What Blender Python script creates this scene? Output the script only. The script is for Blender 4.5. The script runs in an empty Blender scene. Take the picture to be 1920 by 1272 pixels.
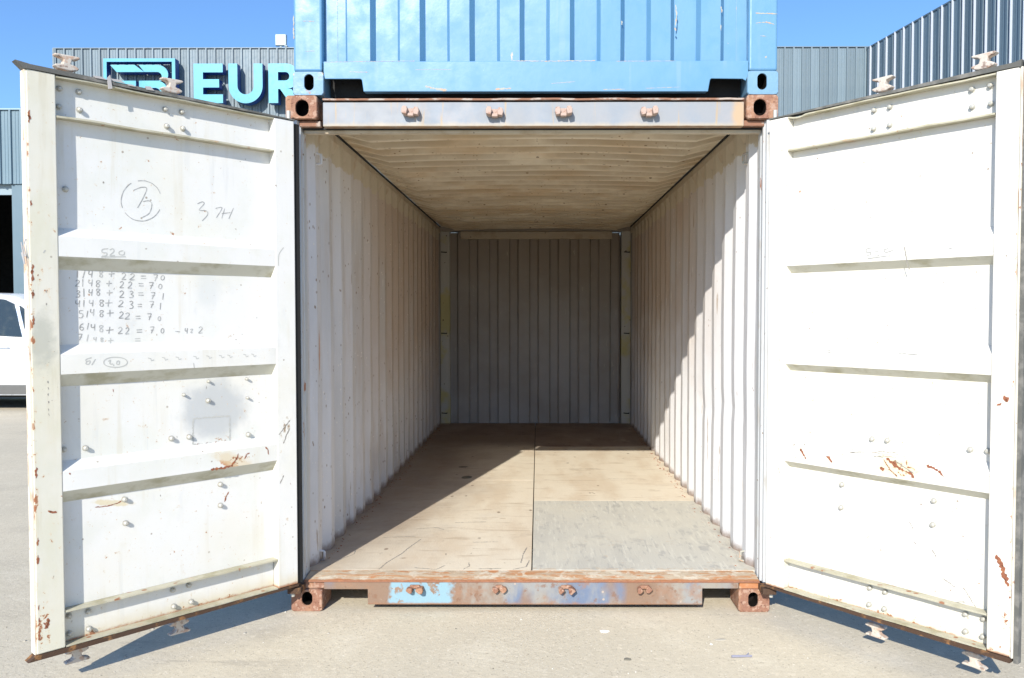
import bpy, math, random
from mathutils import Vector, noise as mnoise
random.seed(7)
R = math.radians
scn = bpy.context.scene
# ------------------------------------------------------------------ camera
cd = bpy.data.cameras.new('camera'); cam = bpy.data.objects.new('camera', cd); scn.collection.objects.link(cam)
cd.sensor_width = 36.0; cd.lens = 36.0 * 1535.34 / 1920.0; cd.shift_x = -40.65 / 1920.0; cd.shift_y = 0.37 / 1920.0
cd.clip_start = 0.05; cd.clip_end = 2000
cam.location = (0.0321, -4.0948, 1.5065)
cam.rotation_euler = (R(90) - 0.0312, 0.0002, 0.0053)
scn.camera = cam
# ------------------------------------------------------------------ world, sun, exposure
SUN = Vector((0.267, 1.0, -0.588)).normalized()          # direction the light travels
EL = math.asin(-SUN.z)
AZ = math.atan2(-SUN.x, -SUN.y)                          # compass angle of the sun from +Y
w = bpy.data.worlds.new('World'); scn.world = w; w.use_nodes = True
wn = w.node_tree; wn.nodes.clear()
sky = wn.nodes.new('ShaderNodeTexSky'); sky.sky_type = 'NISHITA'; sky.sun_disc = False
sky.sun_elevation = EL; sky.sun_rotation = AZ; sky.air_density = 1.0; sky.dust_density = 0.5; sky.ozone_density = 8.0
bg = wn.nodes.new('ShaderNodeBackground'); bg.inputs['Strength'].default_value = 0.12
wo = wn.nodes.new('ShaderNodeOutputWorld')
wn.links.new(sky.outputs[0], bg.inputs[0]); wn.links.new(bg.outputs[0], wo.inputs[0])
sd = bpy.data.lights.new('sun', 'SUN'); sd.energy = 3.5; sd.angle = R(0.5); sd.color = (1.0, 0.945, 0.85)
so = bpy.data.objects.new('sun', sd); scn.collection.objects.link(so)
so.rotation_euler = SUN.to_track_quat('-Z', 'Y').to_euler(); so.location = (-3, -12, 8)
scn.view_settings.view_transform = 'Standard'; scn.view_settings.look = 'None'
scn.view_settings.gamma = 1.0; scn.view_settings.use_curve_mapping = False
scn.view_settings.exposure = 0.85
scn.render.engine = 'CYCLES'
scn.cycles.max_bounces = 12; scn.cycles.diffuse_bounces = 8; scn.cycles.glossy_bounces = 3
scn.cycles.use_denoising = True; scn.cycles.caustics_reflective = False; scn.cycles.caustics_refractive = False

# ================================================================== materials
def lin(r, g, b):
    f = lambda c: c / 12.92 if c <= 0.04045 else ((c + 0.055) / 1.055) ** 2.4
    return (f(r / 255), f(g / 255), f(b / 255), 1)
class M:
    """small builder: base colour with layers of (mask, colour) on object coordinates"""
    def __init__(s, name, base, rough=0.55, metal=0.0, spec=0.4):
        s.m = bpy.data.materials.new(name); s.m.use_nodes = True
        s.t = s.m.node_tree; s.N = s.t.nodes; s.L = s.t.links
        s.b = s.N['Principled BSDF']
        s.b.inputs['Metallic'].default_value = metal
        s.b.inputs['Specular IOR Level'].default_value = spec
        s.tc = s.N.new('ShaderNodeTexCoord').outputs['Object']
        rgb = s.N.new('ShaderNodeRGB'); rgb.outputs[0].default_value = base if len(base) == 4 else (*base, 1)
        s.col = rgb.outputs[0]; s.rough = None; s.r0 = rough
        s.h = None
    def v(s, scale=(1, 1, 1), loc=(0, 0, 0), rot=(0, 0, 0), warp=0):
        mp = s.N.new('ShaderNodeMapping'); s.L.new(s.tc, mp.inputs[0])
        mp.inputs['Scale'].default_value = scale; mp.inputs['Location'].default_value = loc; mp.inputs['Rotation'].default_value = rot
        return mp.outputs[0]
    def noise(s, scale, detail=4, rough=0.6, vec=None, loc=(0, 0, 0), st=(1, 1, 1), dist=0):
        n = s.N.new('ShaderNodeTexNoise'); n.inputs['Scale'].default_value = scale; n.inputs['Detail'].default_value = detail
        n.inputs['Roughness'].default_value = rough; n.inputs['Distortion'].default_value = dist
        s.L.new(vec or s.v(st, loc), n.inputs['Vector']); return n.outputs['Fac']
    def vor(s, scale, st=(1, 1, 1), loc=(0, 0, 0)):
        n = s.N.new('ShaderNodeTexVoronoi'); n.inputs['Scale'].default_value = scale
        s.L.new(s.v(st, loc), n.inputs['Vector']); return n.outputs['Distance']
    def math(s, op, a, b=None, clamp=False):
        n = s.N.new('ShaderNodeMath'); n.operation = op; n.use_clamp = clamp
        for i, x in enumerate((a, b)):
            if x is None: continue
            if isinstance(x, (int, float)): n.inputs[i].default_value = x
            else: s.L.new(x, n.inputs[i])
        return n.outputs[0]
    def step(s, f, lo, hi, o0=0.0, o1=1.0):
        n = s.N.new('ShaderNodeMapRange'); n.interpolation_type = 'SMOOTHSTEP'
        s.L.new(f, n.inputs['Value']); n.inputs['From Min'].default_value = lo; n.inputs['From Max'].default_value = hi
        n.inputs['To Min'].default_value = o0; n.inputs['To Max'].default_value = o1
        return n.outputs[0]
    def axis(s, i):
        n = s.N.new('ShaderNodeSeparateXYZ'); s.L.new(s.tc, n.inputs[0]); return n.outputs[i]
    def mix(s, fac, col, amt=1.0, mode='MIX'):
        if amt != 1.0: fac = s.math('MULTIPLY', fac, amt)
        n = s.N.new('ShaderNodeMix'); n.data_type = 'RGBA'; n.blend_type = mode
        s.L.new(fac, n.inputs[0]); s.L.new(s.col, n.inputs[6]); n.inputs[7].default_value = col if len(col) == 4 else (*col, 1)
        s.col = n.outputs[2]; return s
    # ---- layers
    def blotch(s, col, scale, lo, hi, amt=1.0, detail=5, st=(1, 1, 1), loc=(0, 0, 0), rough=0.6):
        return s.mix(s.step(s.noise(scale, detail, rough, st=st, loc=loc), lo, hi), col, amt)
    def speck(s, col, scale, size, dens=0.55, amt=1.0, st=(1, 1, 1), loc=(0, 0, 0)):
        a = s.step(s.vor(scale, st, loc), size, size * 0.6)
        b = s.step(s.noise(scale * 0.37, 2, st=st, loc=(3.1, 1.7, 5.3)), dens, dens + 0.03)
        return s.mix(s.math('MULTIPLY', a, b), col, amt)
    def zone(s, col, c, r, amt=1.0, soft=0.25, ns=14, na=0.9, rot=(0, 0, 0)):
        n = s.N.new('ShaderNodeVectorMath'); n.operation = 'SUBTRACT'; s.L.new(s.tc, n.inputs[0]); n.inputs[1].default_value = c
        mp = s.N.new('ShaderNodeMapping'); mp.vector_type = 'TEXTURE'; mp.inputs['Rotation'].default_value = rot; mp.inputs['Scale'].default_value = r
        s.L.new(n.outputs[0], mp.inputs[0])
        l = s.N.new('ShaderNodeVectorMath'); l.operation = 'LENGTH'; s.L.new(mp.outputs[0], l.inputs[0])
        d = s.math('ADD', l.outputs['Value'], s.math('MULTIPLY', s.math('SUBTRACT', s.noise(ns, 5), 0.5), na * 2))
        return s.mix(s.step(d, 1 + soft, 1 - soft), col, amt)
    def band(s, col, ax, lo, hi, amt=1.0, ns=12, na=0.02, thr=None, st=(1, 1, 1)):
        """stain where coordinate ax runs from lo (full) to hi (none), ragged by noise"""
        x = s.math('ADD', s.axis(ax), s.math('MULTIPLY', s.math('SUBTRACT', s.noise(ns, 6, 0.7, st=st), 0.5), na * 2))
        return s.mix(s.step(x, hi, lo), col, amt)
    def chips(s, col, c, r, scale, thr, amt=1.0, halo=None, st=(1, 1, 1), loc=(0, 0, 0)):
        n = s.N.new('ShaderNodeVectorMath'); n.operation = 'SUBTRACT'; s.L.new(s.tc, n.inputs[0]); n.inputs[1].default_value = c
        mp = s.N.new('ShaderNodeVectorMath'); mp.operation = 'DIVIDE'; s.L.new(n.outputs[0], mp.inputs[0]); mp.inputs[1].default_value = r
        l = s.N.new('ShaderNodeVectorMath'); l.operation = 'LENGTH'; s.L.new(mp.outputs[0], l.inputs[0])
        fall = s.step(l.outputs['Value'], 1.25, .3, -.14, .0)
        v = s.math('ADD', s.noise(scale, 6, .68, st=st, loc=loc), fall)
        if halo: s.mix(s.step(v, thr - .07, thr + .03), halo, .6)
        return s.mix(s.step(v, thr, thr + .012), col, amt)
    def panelvar(s, amt=.5):
        oi = s.N.new('ShaderNodeObjectInfo'); return s.mix(s.step(oi.outputs['Random'], 0, 1), (0, 0, 0), .22)
    def runs(s, col, scale, lo, hi, amt, loc=(0, 0, 0)):
        a = s.step(s.noise(scale, 4, .6, st=(1, 1, .06), loc=loc), lo, hi); b = s.step(s.noise(2.5, 3, loc=loc), .42, .62)
        return s.mix(s.math('MULTIPLY', a, b), col, amt)
    def bump(s, scale, strength, dist=0.002, detail=6, st=(1, 1, 1)):
        n = s.noise(scale, detail, st=st)
        b = s.N.new('ShaderNodeBump'); b.inputs['Strength'].default_value = strength; b.inputs['Distance'].default_value = dist
        s.L.new(n, b.inputs['Height'])
        if s.h is not None: s.L.new(s.h, b.inputs['Normal'])
        s.h = b.outputs[0]; return s
    def done(s):
        s.L.new(s.col, s.b.inputs['Base Color'])
        r = s.step(s.noise(9, 4), 0.3, 0.7, max(0, s.r0 - 0.1), min(1, s.r0 + 0.12)); s.L.new(r, s.b.inputs['Roughness'])
        if s.h is not None: s.L.new(s.h, s.b.inputs['Normal'])
        return s.m

RUST = (0.30, 0.115, 0.05); RUSTD = (0.10, 0.04, 0.022); RUSTO = (0.46, 0.19, 0.07); DIRT = (0.38, 0.32, 0.21)
WHITE = (0.80, 0.80, 0.77)
def door_paint(name, base):
    m = M(name, base, 0.5)
    m.blotch((base[0] * .93, base[1] * .94, base[2] * .90), 3, .45, .65, .8)
    m.blotch((0.62, 0.60, 0.50), 7, .62, .78, .35)
    m.blotch((0.52, 0.53, 0.52), 5, .58, .74, .35, loc=(3, 1, 2)); m.blotch((0.58, 0.59, 0.60), 24, .6, .75, .35, st=(1, 1, .35))
    m.speck((.25, .2, .15), 26, .16, .60, .8)
    m.runs((.55, .50, .38), 15, .54, .66, .38); m.runs((.50, .52, .53), 26, .58, .68, .30, (3, 2, 1))
    m.blotch((base[0] * .98, base[1] * .945, base[2] * .84), 1.7, .48, .68, .45, loc=(9, 9, 9))
    m.bump(60, .12, .001).bump(5, .25, .006)
    return m
mt = {}
m = door_paint('door_white_left', (0.69, 0.685, 0.66))
m.zone((.42, .44, .45), (.40, -.046, 1.06), (.15, .3, .135), .75, .3, 9, .5)
m.zone((.55, .57, .57), (.43, -.046, 1.62), (.05, .3, .09), .5, .6, 9, .6)
m.zone(RUSTO, (.35, 0, .80), (.055, .2, .012), .95, .2, 40, .9, rot=(0, R(-25), 0))
m.zone((.60, .50, .33), (.33, 0, .815), (.10, .2, .03), .7, .4, 30, .8, rot=(0, R(-25), 0))
m.zone((.62, .54, .36), (.86, -.046, .70), (.075, .2, .012), .8, .3, 30, .9, rot=(0, R(-12), 0))
m.band((.60, .53, .38), 2, .150, .235, .8, 9, .03, st=(1, 1, 1)); m.band(RUST, 2, .155, .172, .9, 30, .012)
m.chips(RUST, (.30, 0, .82), (.09, .2, .035), 55, .56, 1, (.58, .46, .28)); m.chips(RUST, (.36, 0, .92), (.10, .2, .02), 60, .57, .9, (.62, .52, .38)); m.chips((.30, .22, .15), (.06, 0, .94), (.05, .2, .10), 45, .56, .9, (.55, .5, .38), st=(1.5, 1, .6)); m.chips(RUST, (.6, 0, .155), (.7, .2, .03), 26, .55, .9, (.55, .42, .26)); m.chips(RUSTO, (.35, 0, .64), (.03, .2, .05), 60, .56, .9, (.6, .5, .35))
mt['doorL'] = m.done()
m = door_paint('door_white_right', (0.72, 0.70, 0.65))
m.zone((.66, .62, .40), (.67, 0, .84), (.12, .2, .055), .75, .5, 20, .8)
m.band((.62, .55, .40), 2, .150, .20, .6, 9, .03); m.band(RUST, 2, .155, .165, .8, 30, .012)
m.chips(RUST, (.68, 0, .84), (.10, .2, .05), 60, .54, 1, (.62, .55, .33)); m.chips(RUST, (.20, 0, .845), (.06, .2, .05), 60, .59, 1, (.6, .5, .36)); m.chips((.3, .25, .2), (.60, 0, .885), (.16, .2, .015), 50, .56, .8, st=(.4, 1, 2)); m.chips(RUST, (1.10, 0, .30), (.05, .2, .20), 40, .60, 1, (.62, .52, .36)); m.chips(RUST, (1.127, 0, 1.2), (.012, .2, 1.3), 34, .57, .9, (.6, .5, .36), st=(1, 1, .5)); m.chips(RUST, (.6, 0, .155), (.7, .2, .025), 26, .56, .9, (.58, .45, .28)); m.chips((.25, .22, .18), (.90, 0, .42), (.16, .2, .12), 50, .63, .7, st=(1.5, 1, .5))
mt['doorR'] = m.done()
m = door_paint('door_bar_left', (0.63, 0.61, 0.53))
m.blotch((.58, .56, .44), 4, .50, .66, .8, st=(1, 1, .5)); m.blotch((.40, .40, .36), 6, .62, .75, .55, st=(1, 1, .6), loc=(4, 2, 1))
m.zone((.40, .40, .34), (1.13, 0, 1.40), (.045, .2, .10), .75, .5, 22, .9)
m.chips(RUST, (1.165, 0, 1.3), (.016, .2, 1.4), 22, .54, .95, (.62, .46, .28), st=(1, 1, .45)); m.chips(RUST, (1.14, 0, .25), (.03, .2, .12), 34, .53, 1, (.58, .44, .26)); m.chips((.2, .17, .14), (1.10, 0, 1.25), (.06, .2, .28), 60, .63, .8); m.runs((.48, .43, .30), 22, .52, .64, .4)
mt['barL'] = m.done()
m = M('door_edge_rusty', (0.70, 0.66, 0.56), .7); m.blotch((.50,.32,.20), 16, .55, .64, .8, st=(1, 1, .25)); m.blotch(RUST, 30, .62, .68, .8); m.bump(80, .5, .002); mt['edge'] = m.done()
m = M('flange_grimy', (0.47, 0.445, 0.34), .65); m.blotch((.30, .27, .16), 8, .45, .68, .75, st=(1, 1, 3)); m.speck(RUST, 22, .3, .55, .9); m.blotch((.48, .27, .14), 11, .62, .75, .5); m.bump(60, .3, .002); mt['flange'] = m.done()
m = M('rib_underside_shade_grime', (.57, .56, .475), .65); m.blotch((.36, .335, .22), 6, .45, .66, .8, st=(1, 1, 2)); m.bump(50, .3, .002); mt['under_rib'] = m.done()  # underside shade mixed with grime, both put into the colour
m = M('gasket_rubber', (0.11, 0.11, 0.10), .8); m.blotch((.22, .21, .19), 14, .45, .65, .8, st=(1, 1, 1)); m.bump(60, .4, .002); mt['gasket'] = m.done()
m = M('hinge_gap_black', (.022, .022, .022), .8, spec=.15); mt['gapblack'] = m.done()  # near-black for the hinge gap shade and the hinge lugs
m = M('gasket_rusty', (0.07, 0.04, 0.025), .9); m.blotch((.26, .13, .05), 14, .54, .64, .9); m.bump(50, .6, .004); mt['gasketR'] = m.done()
m = M('galvanised_cam', (0.56, 0.50, 0.43), .7, .05); m.blotch((.46, .30, .21), 30, .50, .60, .8); m.blotch((.20, .12, .09), 50, .56, .66, .8); m.bump(90, .4, .002); mt['cam'] = m.done()
m = M('bolt_zinc', (0.50, 0.49, 0.44), .45, .3); m.blotch((.40, .33, .25), 60, .55, .68, .6); mt['bolt'] = m.done()
m = M('pencil', (0.29, 0.29, 0.28), .8); m.blotch((.50, .50, .48), 40, .46, .60, .8); mt['pencil'] = m.done()
m = M('faint_pencil', (0.46, 0.46, 0.43), .8); mt['pencil2'] = m.done()
m = M('bare_rust', (.27, .10, .055), .9); m.blotch(RUSTO, 40, .5, .65, .5); m.blotch(RUSTD, 60, .55, .65, .8); m.bump(120, .6, .002); mt['rust'] = m.done()
m = M('scratch_grey', (0.27, 0.25, 0.22), .8); mt['scratch'] = m.done()
# container interior
m = M('interior_grey_paint', (0.64, 0.635, 0.645), .6)
yv = m.axis(1); zv = m.axis(2)
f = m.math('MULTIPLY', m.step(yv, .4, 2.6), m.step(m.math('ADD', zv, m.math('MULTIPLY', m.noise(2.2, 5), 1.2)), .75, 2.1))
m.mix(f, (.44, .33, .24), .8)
m.blotch((.50, .49, .48), 2.2, .42, .68, .7, st=(1, 1, .3))
m.blotch((.42, .31, .21), 5, .50, .72, .40, st=(1, 1.6, .22), loc=(2, 1, 4))
m.blotch((.70, .66, .60), 26, .64, .70, .7, st=(1, 1.4, .16))
m.speck((.20, .13, .08), 24, .15, .52, .8, st=(1, 1, .6)); m.speck((.24, .16, .10), 42, .20, .55, .8, st=(1, 1, .45), loc=(2, 2, 2)); m.speck((.78, .73, .65), 34, .15, .50, .8, st=(1, 1, .6), loc=(5, 2, 1))
m.blotch((.30, .21, .13), 18, .66, .69, .7, st=(1, 1.5, .12), loc=(6, 6, 6))
m.zone(RUSTO, (-1.15, .27, 1.30), (.2, .012, .11), .7, .4, 30, .6); m.zone((.50, .36, .20), (-1.15, .42, .95), (.2, .008, .35), .6, .4, 30, .8)
x = m.math('ADD', zv, m.math('MULTIPLY', m.math('SUBTRACT', m.noise(5, 5, .7), .5), .10))
x = m.math('ADD', x, m.math('MULTIPLY', m.math('SUBTRACT', m.noise(24, 3, .7), .5), .09))
m.mix(m.step(x, 2.375, 2.385), (.54, .48, .37))
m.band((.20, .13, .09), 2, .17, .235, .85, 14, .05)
m.bump(40, .25, .0025).bump(7, .3, .01)
mt['inner'] = m.done()
m = M('interior_pale_paint', (0.665, 0.67, 0.685), .6)
yv = m.axis(1); zv = m.axis(2)
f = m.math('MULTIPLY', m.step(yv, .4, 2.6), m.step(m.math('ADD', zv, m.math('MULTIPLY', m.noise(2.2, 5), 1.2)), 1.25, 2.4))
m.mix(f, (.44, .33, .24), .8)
m.blotch((.56, .56, .57), 2.2, .42, .68, .6, st=(1, 1, .3))
m.blotch((.50, .44, .38), 5, .50, .72, .25, st=(1, 1.6, .22), loc=(2, 1, 4))
m.blotch((.70, .66, .60), 26, .64, .70, .7, st=(1, 1.4, .16))
m.speck((.20, .13, .08), 24, .13, .62, .8, st=(1, 1, .6)); m.speck((.24, .16, .10), 42, .17, .62, .7, st=(1, 1, .45), loc=(2, 2, 2)); m.speck((.78, .73, .65), 34, .14, .56, .8, st=(1, 1, .6), loc=(5, 2, 1))
m.blotch((.30, .21, .13), 18, .66, .69, .7, st=(1, 1.5, .12), loc=(6, 6, 6))
m.zone(RUSTO, (-1.15, .27, 1.30), (.2, .012, .11), .7, .4, 30, .6); m.zone((.50, .36, .20), (-1.15, .42, .95), (.2, .008, .35), .6, .4, 30, .8)
x = m.math('ADD', zv, m.math('MULTIPLY', m.math('SUBTRACT', m.noise(5, 5, .7), .5), .10))
x = m.math('ADD', x, m.math('MULTIPLY', m.math('SUBTRACT', m.noise(24, 3, .7), .5), .09))
m.mix(m.step(x, 2.375, 2.385), (.54, .48, .37))
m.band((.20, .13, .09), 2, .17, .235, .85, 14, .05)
m.bump(40, .25, .0025).bump(7, .3, .01)
mt['innerR'] = m.done()
m = M('side_rail_beige', (.54, .47, .36), .6); m.blotch((.40, .30, .19), 7, .5, .7, .7); m.speck((.1, .07, .04), 25, .2, .6); m.bump(30, .3, .003); mt['rail'] = m.done()
m = M('ceiling_beige', (.76, .68, .535), .6)
m.blotch((.66, .51, .33), 1.6, .42, .68, .9, st=(1, 1, 1)); m.blotch((.76, .69, .55), 3, .5, .7, .6, st=(.5, 2, 1))
m.speck((.16, .10, .06), 19, .15, .50, .85, st=(.6, 1.3, 1)); m.speck((.26, .15, .08), 40, .20, .52, .8, st=(.6, 1, 1), loc=(1, 2, 0)); m.chips((.18, .11, .07), (0, 2, 2.55), (1.3, 3, 1), 30, .68, .8, st=(.5, 1, 1))
m.blotch((.16, .10, .06), 28, .70, .74, .9, st=(.45, 1, 1))
# brown stripes on the upper flats put the shade between roof ribs into colour
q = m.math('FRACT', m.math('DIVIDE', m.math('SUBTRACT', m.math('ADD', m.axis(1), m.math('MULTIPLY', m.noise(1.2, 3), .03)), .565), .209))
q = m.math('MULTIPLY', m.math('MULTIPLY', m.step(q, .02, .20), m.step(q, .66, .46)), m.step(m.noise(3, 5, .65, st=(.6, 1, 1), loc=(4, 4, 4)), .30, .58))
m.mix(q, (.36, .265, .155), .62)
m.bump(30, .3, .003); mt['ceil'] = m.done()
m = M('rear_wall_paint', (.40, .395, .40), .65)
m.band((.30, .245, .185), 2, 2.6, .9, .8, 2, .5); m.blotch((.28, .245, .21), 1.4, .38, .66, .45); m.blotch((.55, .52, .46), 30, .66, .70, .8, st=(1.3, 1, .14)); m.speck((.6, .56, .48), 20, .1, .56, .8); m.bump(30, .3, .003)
mt['rear'] = m.done()
m = M('rear_post_paint', (.52, .51, .47), .65); m.blotch((.52, .46, .14), 1.3, .52, .60, .7, loc=(0, 0, .9)); m.speck((.12, .08, .05), 20, .2, .55); mt['rpost'] = m.done()
m = M('plywood_floor', (.70, .625, .495), .75)
m.blotch((.60, .50, .37), 2.2, .42, .66, .8, st=(1.6, .6, 1)); m.blotch((.66, .60, .49), 3.4, .55, .74, .6, st=(1, .6, 1), loc=(3, 8, 0))
m.blotch((.40, .31, .21), 10, .56, .70, .5, st=(.35, 2.2, 1)); m.speck((.16, .11, .07), 9, .13, .52, .7, st=(1, .55, 1)); m.blotch((.24, .18, .12), 3, .69, .73, .7, st=(2, .7, 1), loc=(7, 2, 0))
m.blotch((.30, .22, .14), 16, .685, .705, .8, st=(.5, 1.6, 1), loc=(1, 9, 0))
m.zone((.24, .185, .145), (-1.30, 3.1, .17), (.74, 3.0, 1), .85, .5, 2.2, .35); m.zone((.25, .185, .14), (0, 6.6, .17), (3.5, 2.45, 1), .9, .10, 2.2, .08); m.blotch((.40, .32, .23), 5, .60, .74, .45, st=(.8, .8, 1), loc=(2, 9, 1)); m.chips((.16, .12, .08), (0, .35, .17), (2, .35, 1), 30, .67, .7, st=(1, .35, 1))  # the two zones put floor shade into the colour, left side and rear
m.bump(30, .35, .003, st=(3, .7, 1)); mt['ply'] = m.done()
m = M('dark_rear_floor', (.33, .25, .19), .8); m.blotch((.24, .17, .13), 2, .42, .62, .8); m.blotch((.52, .43, .33), 3, .56, .70, .7, st=(1, .5, 1)); m.speck((.12, .08, .05), 9, .15, .5, .8); m.bump(30, .35, .003); mt['plyrear'] = m.done()  # darker brown for the rear sheets
m = M('grey_plywood_patch', (.53, .51, .44), .8)
m.blotch((.47, .455, .40), 3.0, .45, .66, .7, st=(2.2, .55, 1)); m.blotch((.34, .33, .30), 9, .58, .68, .6, st=(1.6, .7, 1))
m.blotch((.66, .64, .55), 26, .54, .64, .5, st=(2.4, .22, 1)); m.blotch((.35, .345, .32), 22, .57, .65, .5, st=(2.2, .25, 1), loc=(4, 1, 0)); m.blotch((.36, .355, .33), 6, .58, .66, .6, st=(1.5, .8, 1), loc=(7, 1, 0)); m.blotch((.58, .55, .46), 2.2, .46, .66, .6, loc=(1, 5, 0)); m.chips((.50, .42, .32), (0, .13, .17), (2, .06, 1), 20, .5, .7)
m.bump(40, .4, .003, st=(3, .5, 1)); mt['patch'] = m.done()
m = M('sill_rust', (.48, .39, .28), .8); m.blotch((.44, .22, .10), 9, .47, .6, .85, st=(.4, 2.5, 1)); m.blotch(RUSTO, 26, .52, .64, .9, st=(.5, 2, 1)); m.blotch((.60, .54, .43), 14, .52, .62, .8, loc=(3, 3, 3)); m.band((.42, .17, .07), 1, .004, .03, .95, 16, .035, st=(.5, 1, 1)); m.band((.22, .10, .06), 1, -.001, .003, .9, 30, .004); m.bump(50, .7, .005); mt['sill'] = m.done()
m = M('sill_face', (.22, .145, .10), .75)
m.blotch((.12, .17, .26), 2.3, .49, .56, .9, st=(1, 1, .6), loc=(.45, 0, 0), detail=3); m.blotch((.28, .27, .24), 3, .46, .58, .8, loc=(5, 0, 2), st=(1, 1, .5)); m.blotch((.26, .15, .095), 6, .55, .66, .7, loc=(1, 1, 1))
m.blotch((.19, .10, .06), 20, .56, .66, .7)
n = m.math('MULTIPLY', m.step(m.math('ADD', m.axis(0), m.math('MULTIPLY', m.noise(16), .06)), -.70, -.68), m.step(m.math('ADD', m.axis(0), m.math('MULTIPLY', m.noise(20), .10)), -.34, -.37))
n = m.math('MULTIPLY', n, m.step(m.noise(11, 5, .7), .62, .56)); n = m.math('MULTIPLY', n, m.step(m.axis(2), .038, .046)); n = m.math('MULTIPLY', n, m.step(m.axis(2), .152, .146))
m.mix(n, (.22, .35, .42)); m.speck((.42, .34, .27), 26, .2, .57, .8); m.band((.26, .13, .07), 2, .035, .05, .7, 25, .012)
m.bump(50, .5, .003); mt['sillface'] = m.done()
m = M('header_paint', (.25, .265, .285), .5); m.blotch((.21, .25, .30), 3, .45, .6, .8, st=(1, 1, .6)); m.blotch((.29, .285, .295), 5, .5, .7, .8, loc=(4, 1, 2)); m.blotch((.36, .27, .17), 12, .60, .68, .8, st=(2.2, 1, .12), loc=(0, 0, 1)); m.speck((.4, .3, .2), 24, .13, .58, .7)
m.band((.40, .34, .25), 2, 2.435, 2.462, .8, 9, .02); m.band((.30, .17, .09), 2, 2.434, 2.440, .9, 20, .008)
m.zone((.45, .30, .16), (1.03, 0, 2.50), (.035, .2, .07), .8, .5, 20, .6)
m.bump(30, .25, .002); mt['header'] = m.done()
m = M('corner_rust', (.26, .13, .085), .8); m.blotch((.36, .20, .12), 12, .45, .62, .8, st=(1.5, 1, .5)); m.blotch((.15, .06, .035), 18, .57, .68, .8, loc=(3, 2, 1)); m.speck((.45, .33, .26), 60, .25, .50, .8); m.blotch((.40, .26, .19), 34, .52, .60, .8, loc=(7, 7, 1)); m.blotch((.12, .05, .03), 70, .60, .66, .8); m.bump(70, .9, .006); mt['cast'] = m.done()
m = M('post_grey', (.50, .52, .53), .5); m.blotch((.42, .40, .36), 12, .56, .66, .7, st=(1, 1, .3)); m.blotch(RUST, 16, .65, .68, .9, st=(1, 1, .4)); m.speck((.2, .15, .1), 30, .2, .6); m.bump(40, .3, .002); mt['post'] = m.done()
m = M('lip_rust', (.24, .12, .075), .8); m.blotch((.42, .36, .31), 18, .48, .58, .8, st=(.6, 1, 1)); m.bump(50, .6, .003); mt['lip'] = m.done()
m = M('outer_blue_grey', (.24, .33, .42), .55); m.blotch((.35, .38, .40), 3, .5, .7, .6); m.blotch(RUST, 9, .66, .7, .8); mt['outer'] = m.done()
m = M('keeper_worn', (.42, .315, .265), .7); m.blotch((.30, .16, .11), 40, .54, .64, .8); m.bump(60, .5, .003); mt['keeper'] = m.done()
m = M('cavity', (.012, .009, .008), .95, spec=.1); mt['cavity'] = m.done()  # near-black puts the shade inside the casting holes into the colour
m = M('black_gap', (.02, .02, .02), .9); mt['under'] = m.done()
# upper blue container
def blue(name, c):
    m = M(name, c, .42); m.blotch((c[0] * 1.14, c[1] * 1.07, c[2] * 1.03), 1.3, .42, .66, .7, st=(1, 1, .6)); m.blotch((c[0] * .8, c[1] * .92, c[2] * .97), 5, .55, .75, .4, st=(1, 1, .3))
    m.blotch((.30, .40, .46), 22, .70, .73, .35, st=(1, 1, .6)); m.bump(30, .15, .0015).bump(3, .3, .01); return m
m = blue('blue_paint', (.108, .258, .42)); m.runs((.22, .33, .42), 12, .56, .66, .3); m.blotch((.60, .42, .27), 20, .73, .745, .9, st=(1, 1, .5), loc=(2, 2, 2)); mt['blue'] = m.done()
m = blue('blue_casting', (.15, .29, .42)); m.blotch((.42, .33, .23), 13, .58, .66, .9); m.blotch(RUST, 20, .64, .70, .8, loc=(1, 1, 1)); m.bump(50, .5, .003); mt['bluecast'] = m.done()
m = M('cream_scrape', (.36, .37, .33), .8); m.blotch((.5, .3, .18), 40, .5, .6, .7); mt['cream'] = m.done()
# yard
m = M('ground_concrete', (0.605, 0.54, 0.415), .95, spec=.05)
m.blotch((.55, .495, .385), .7, .38, .66, .8); m.blotch((.66, .60, .475), 2.6, .5, .7, .6, loc=(3, 3, 0)); m.blotch((.53, .475, .37), 9, .52, .72, .45)
m.speck((.33, .29, .22), 48, .22, .50, .75); m.speck((.76, .70, .59), 34, .18, .54, .7, loc=(8, 3, 1)); m.speck((.30, .26, .20), 21, .13, .52, .8, loc=(3, 8, 1), st=(1, 1.4, 1)); m.blotch((.48, .425, .325), 34, .55, .66, .5, detail=4); m.blotch((.44, .39, .305), 1.1, .54, .72, .55, loc=(11, 2, 3)); m.blotch((.40, .355, .28), 3.2, .68, .74, .5, st=(.5, 1.4, 1), loc=(5, 12, 3)); m.chips((.30, .25, .19), (-.3, -.55, 0), (1.6, .12, 1), 9, .60, .45, st=(.3, 1, 1)); m.blotch((.68, .61, .48), 26, .56, .66, .6, detail=4, loc=(5, 5, 5)); m.blotch((.40, .36, .29), 1.9, .66, .76, .6, st=(.35, 2, 1), loc=(3, 1, 7)); m.speck((.74, .70, .60), 60, .24, .52, .55, loc=(4, 1, 0)); m.speck((.80, .76, .68), 16, .10, .60, .7, loc=(1, 7, 0), st=(1, 1.8, 1))
m.blotch((.27, .25, .21), 150, .60, .7, .6, detail=2)
m.bump(45, .45, .006).bump(220, .5, .002); mt['ground'] = m.done()
m = M('pebble', (.42, .39, .33), .9); m.blotch((.58, .56, .50), 3, .5, .56, 1, detail=1); mt['pebble'] = m.done()
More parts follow.
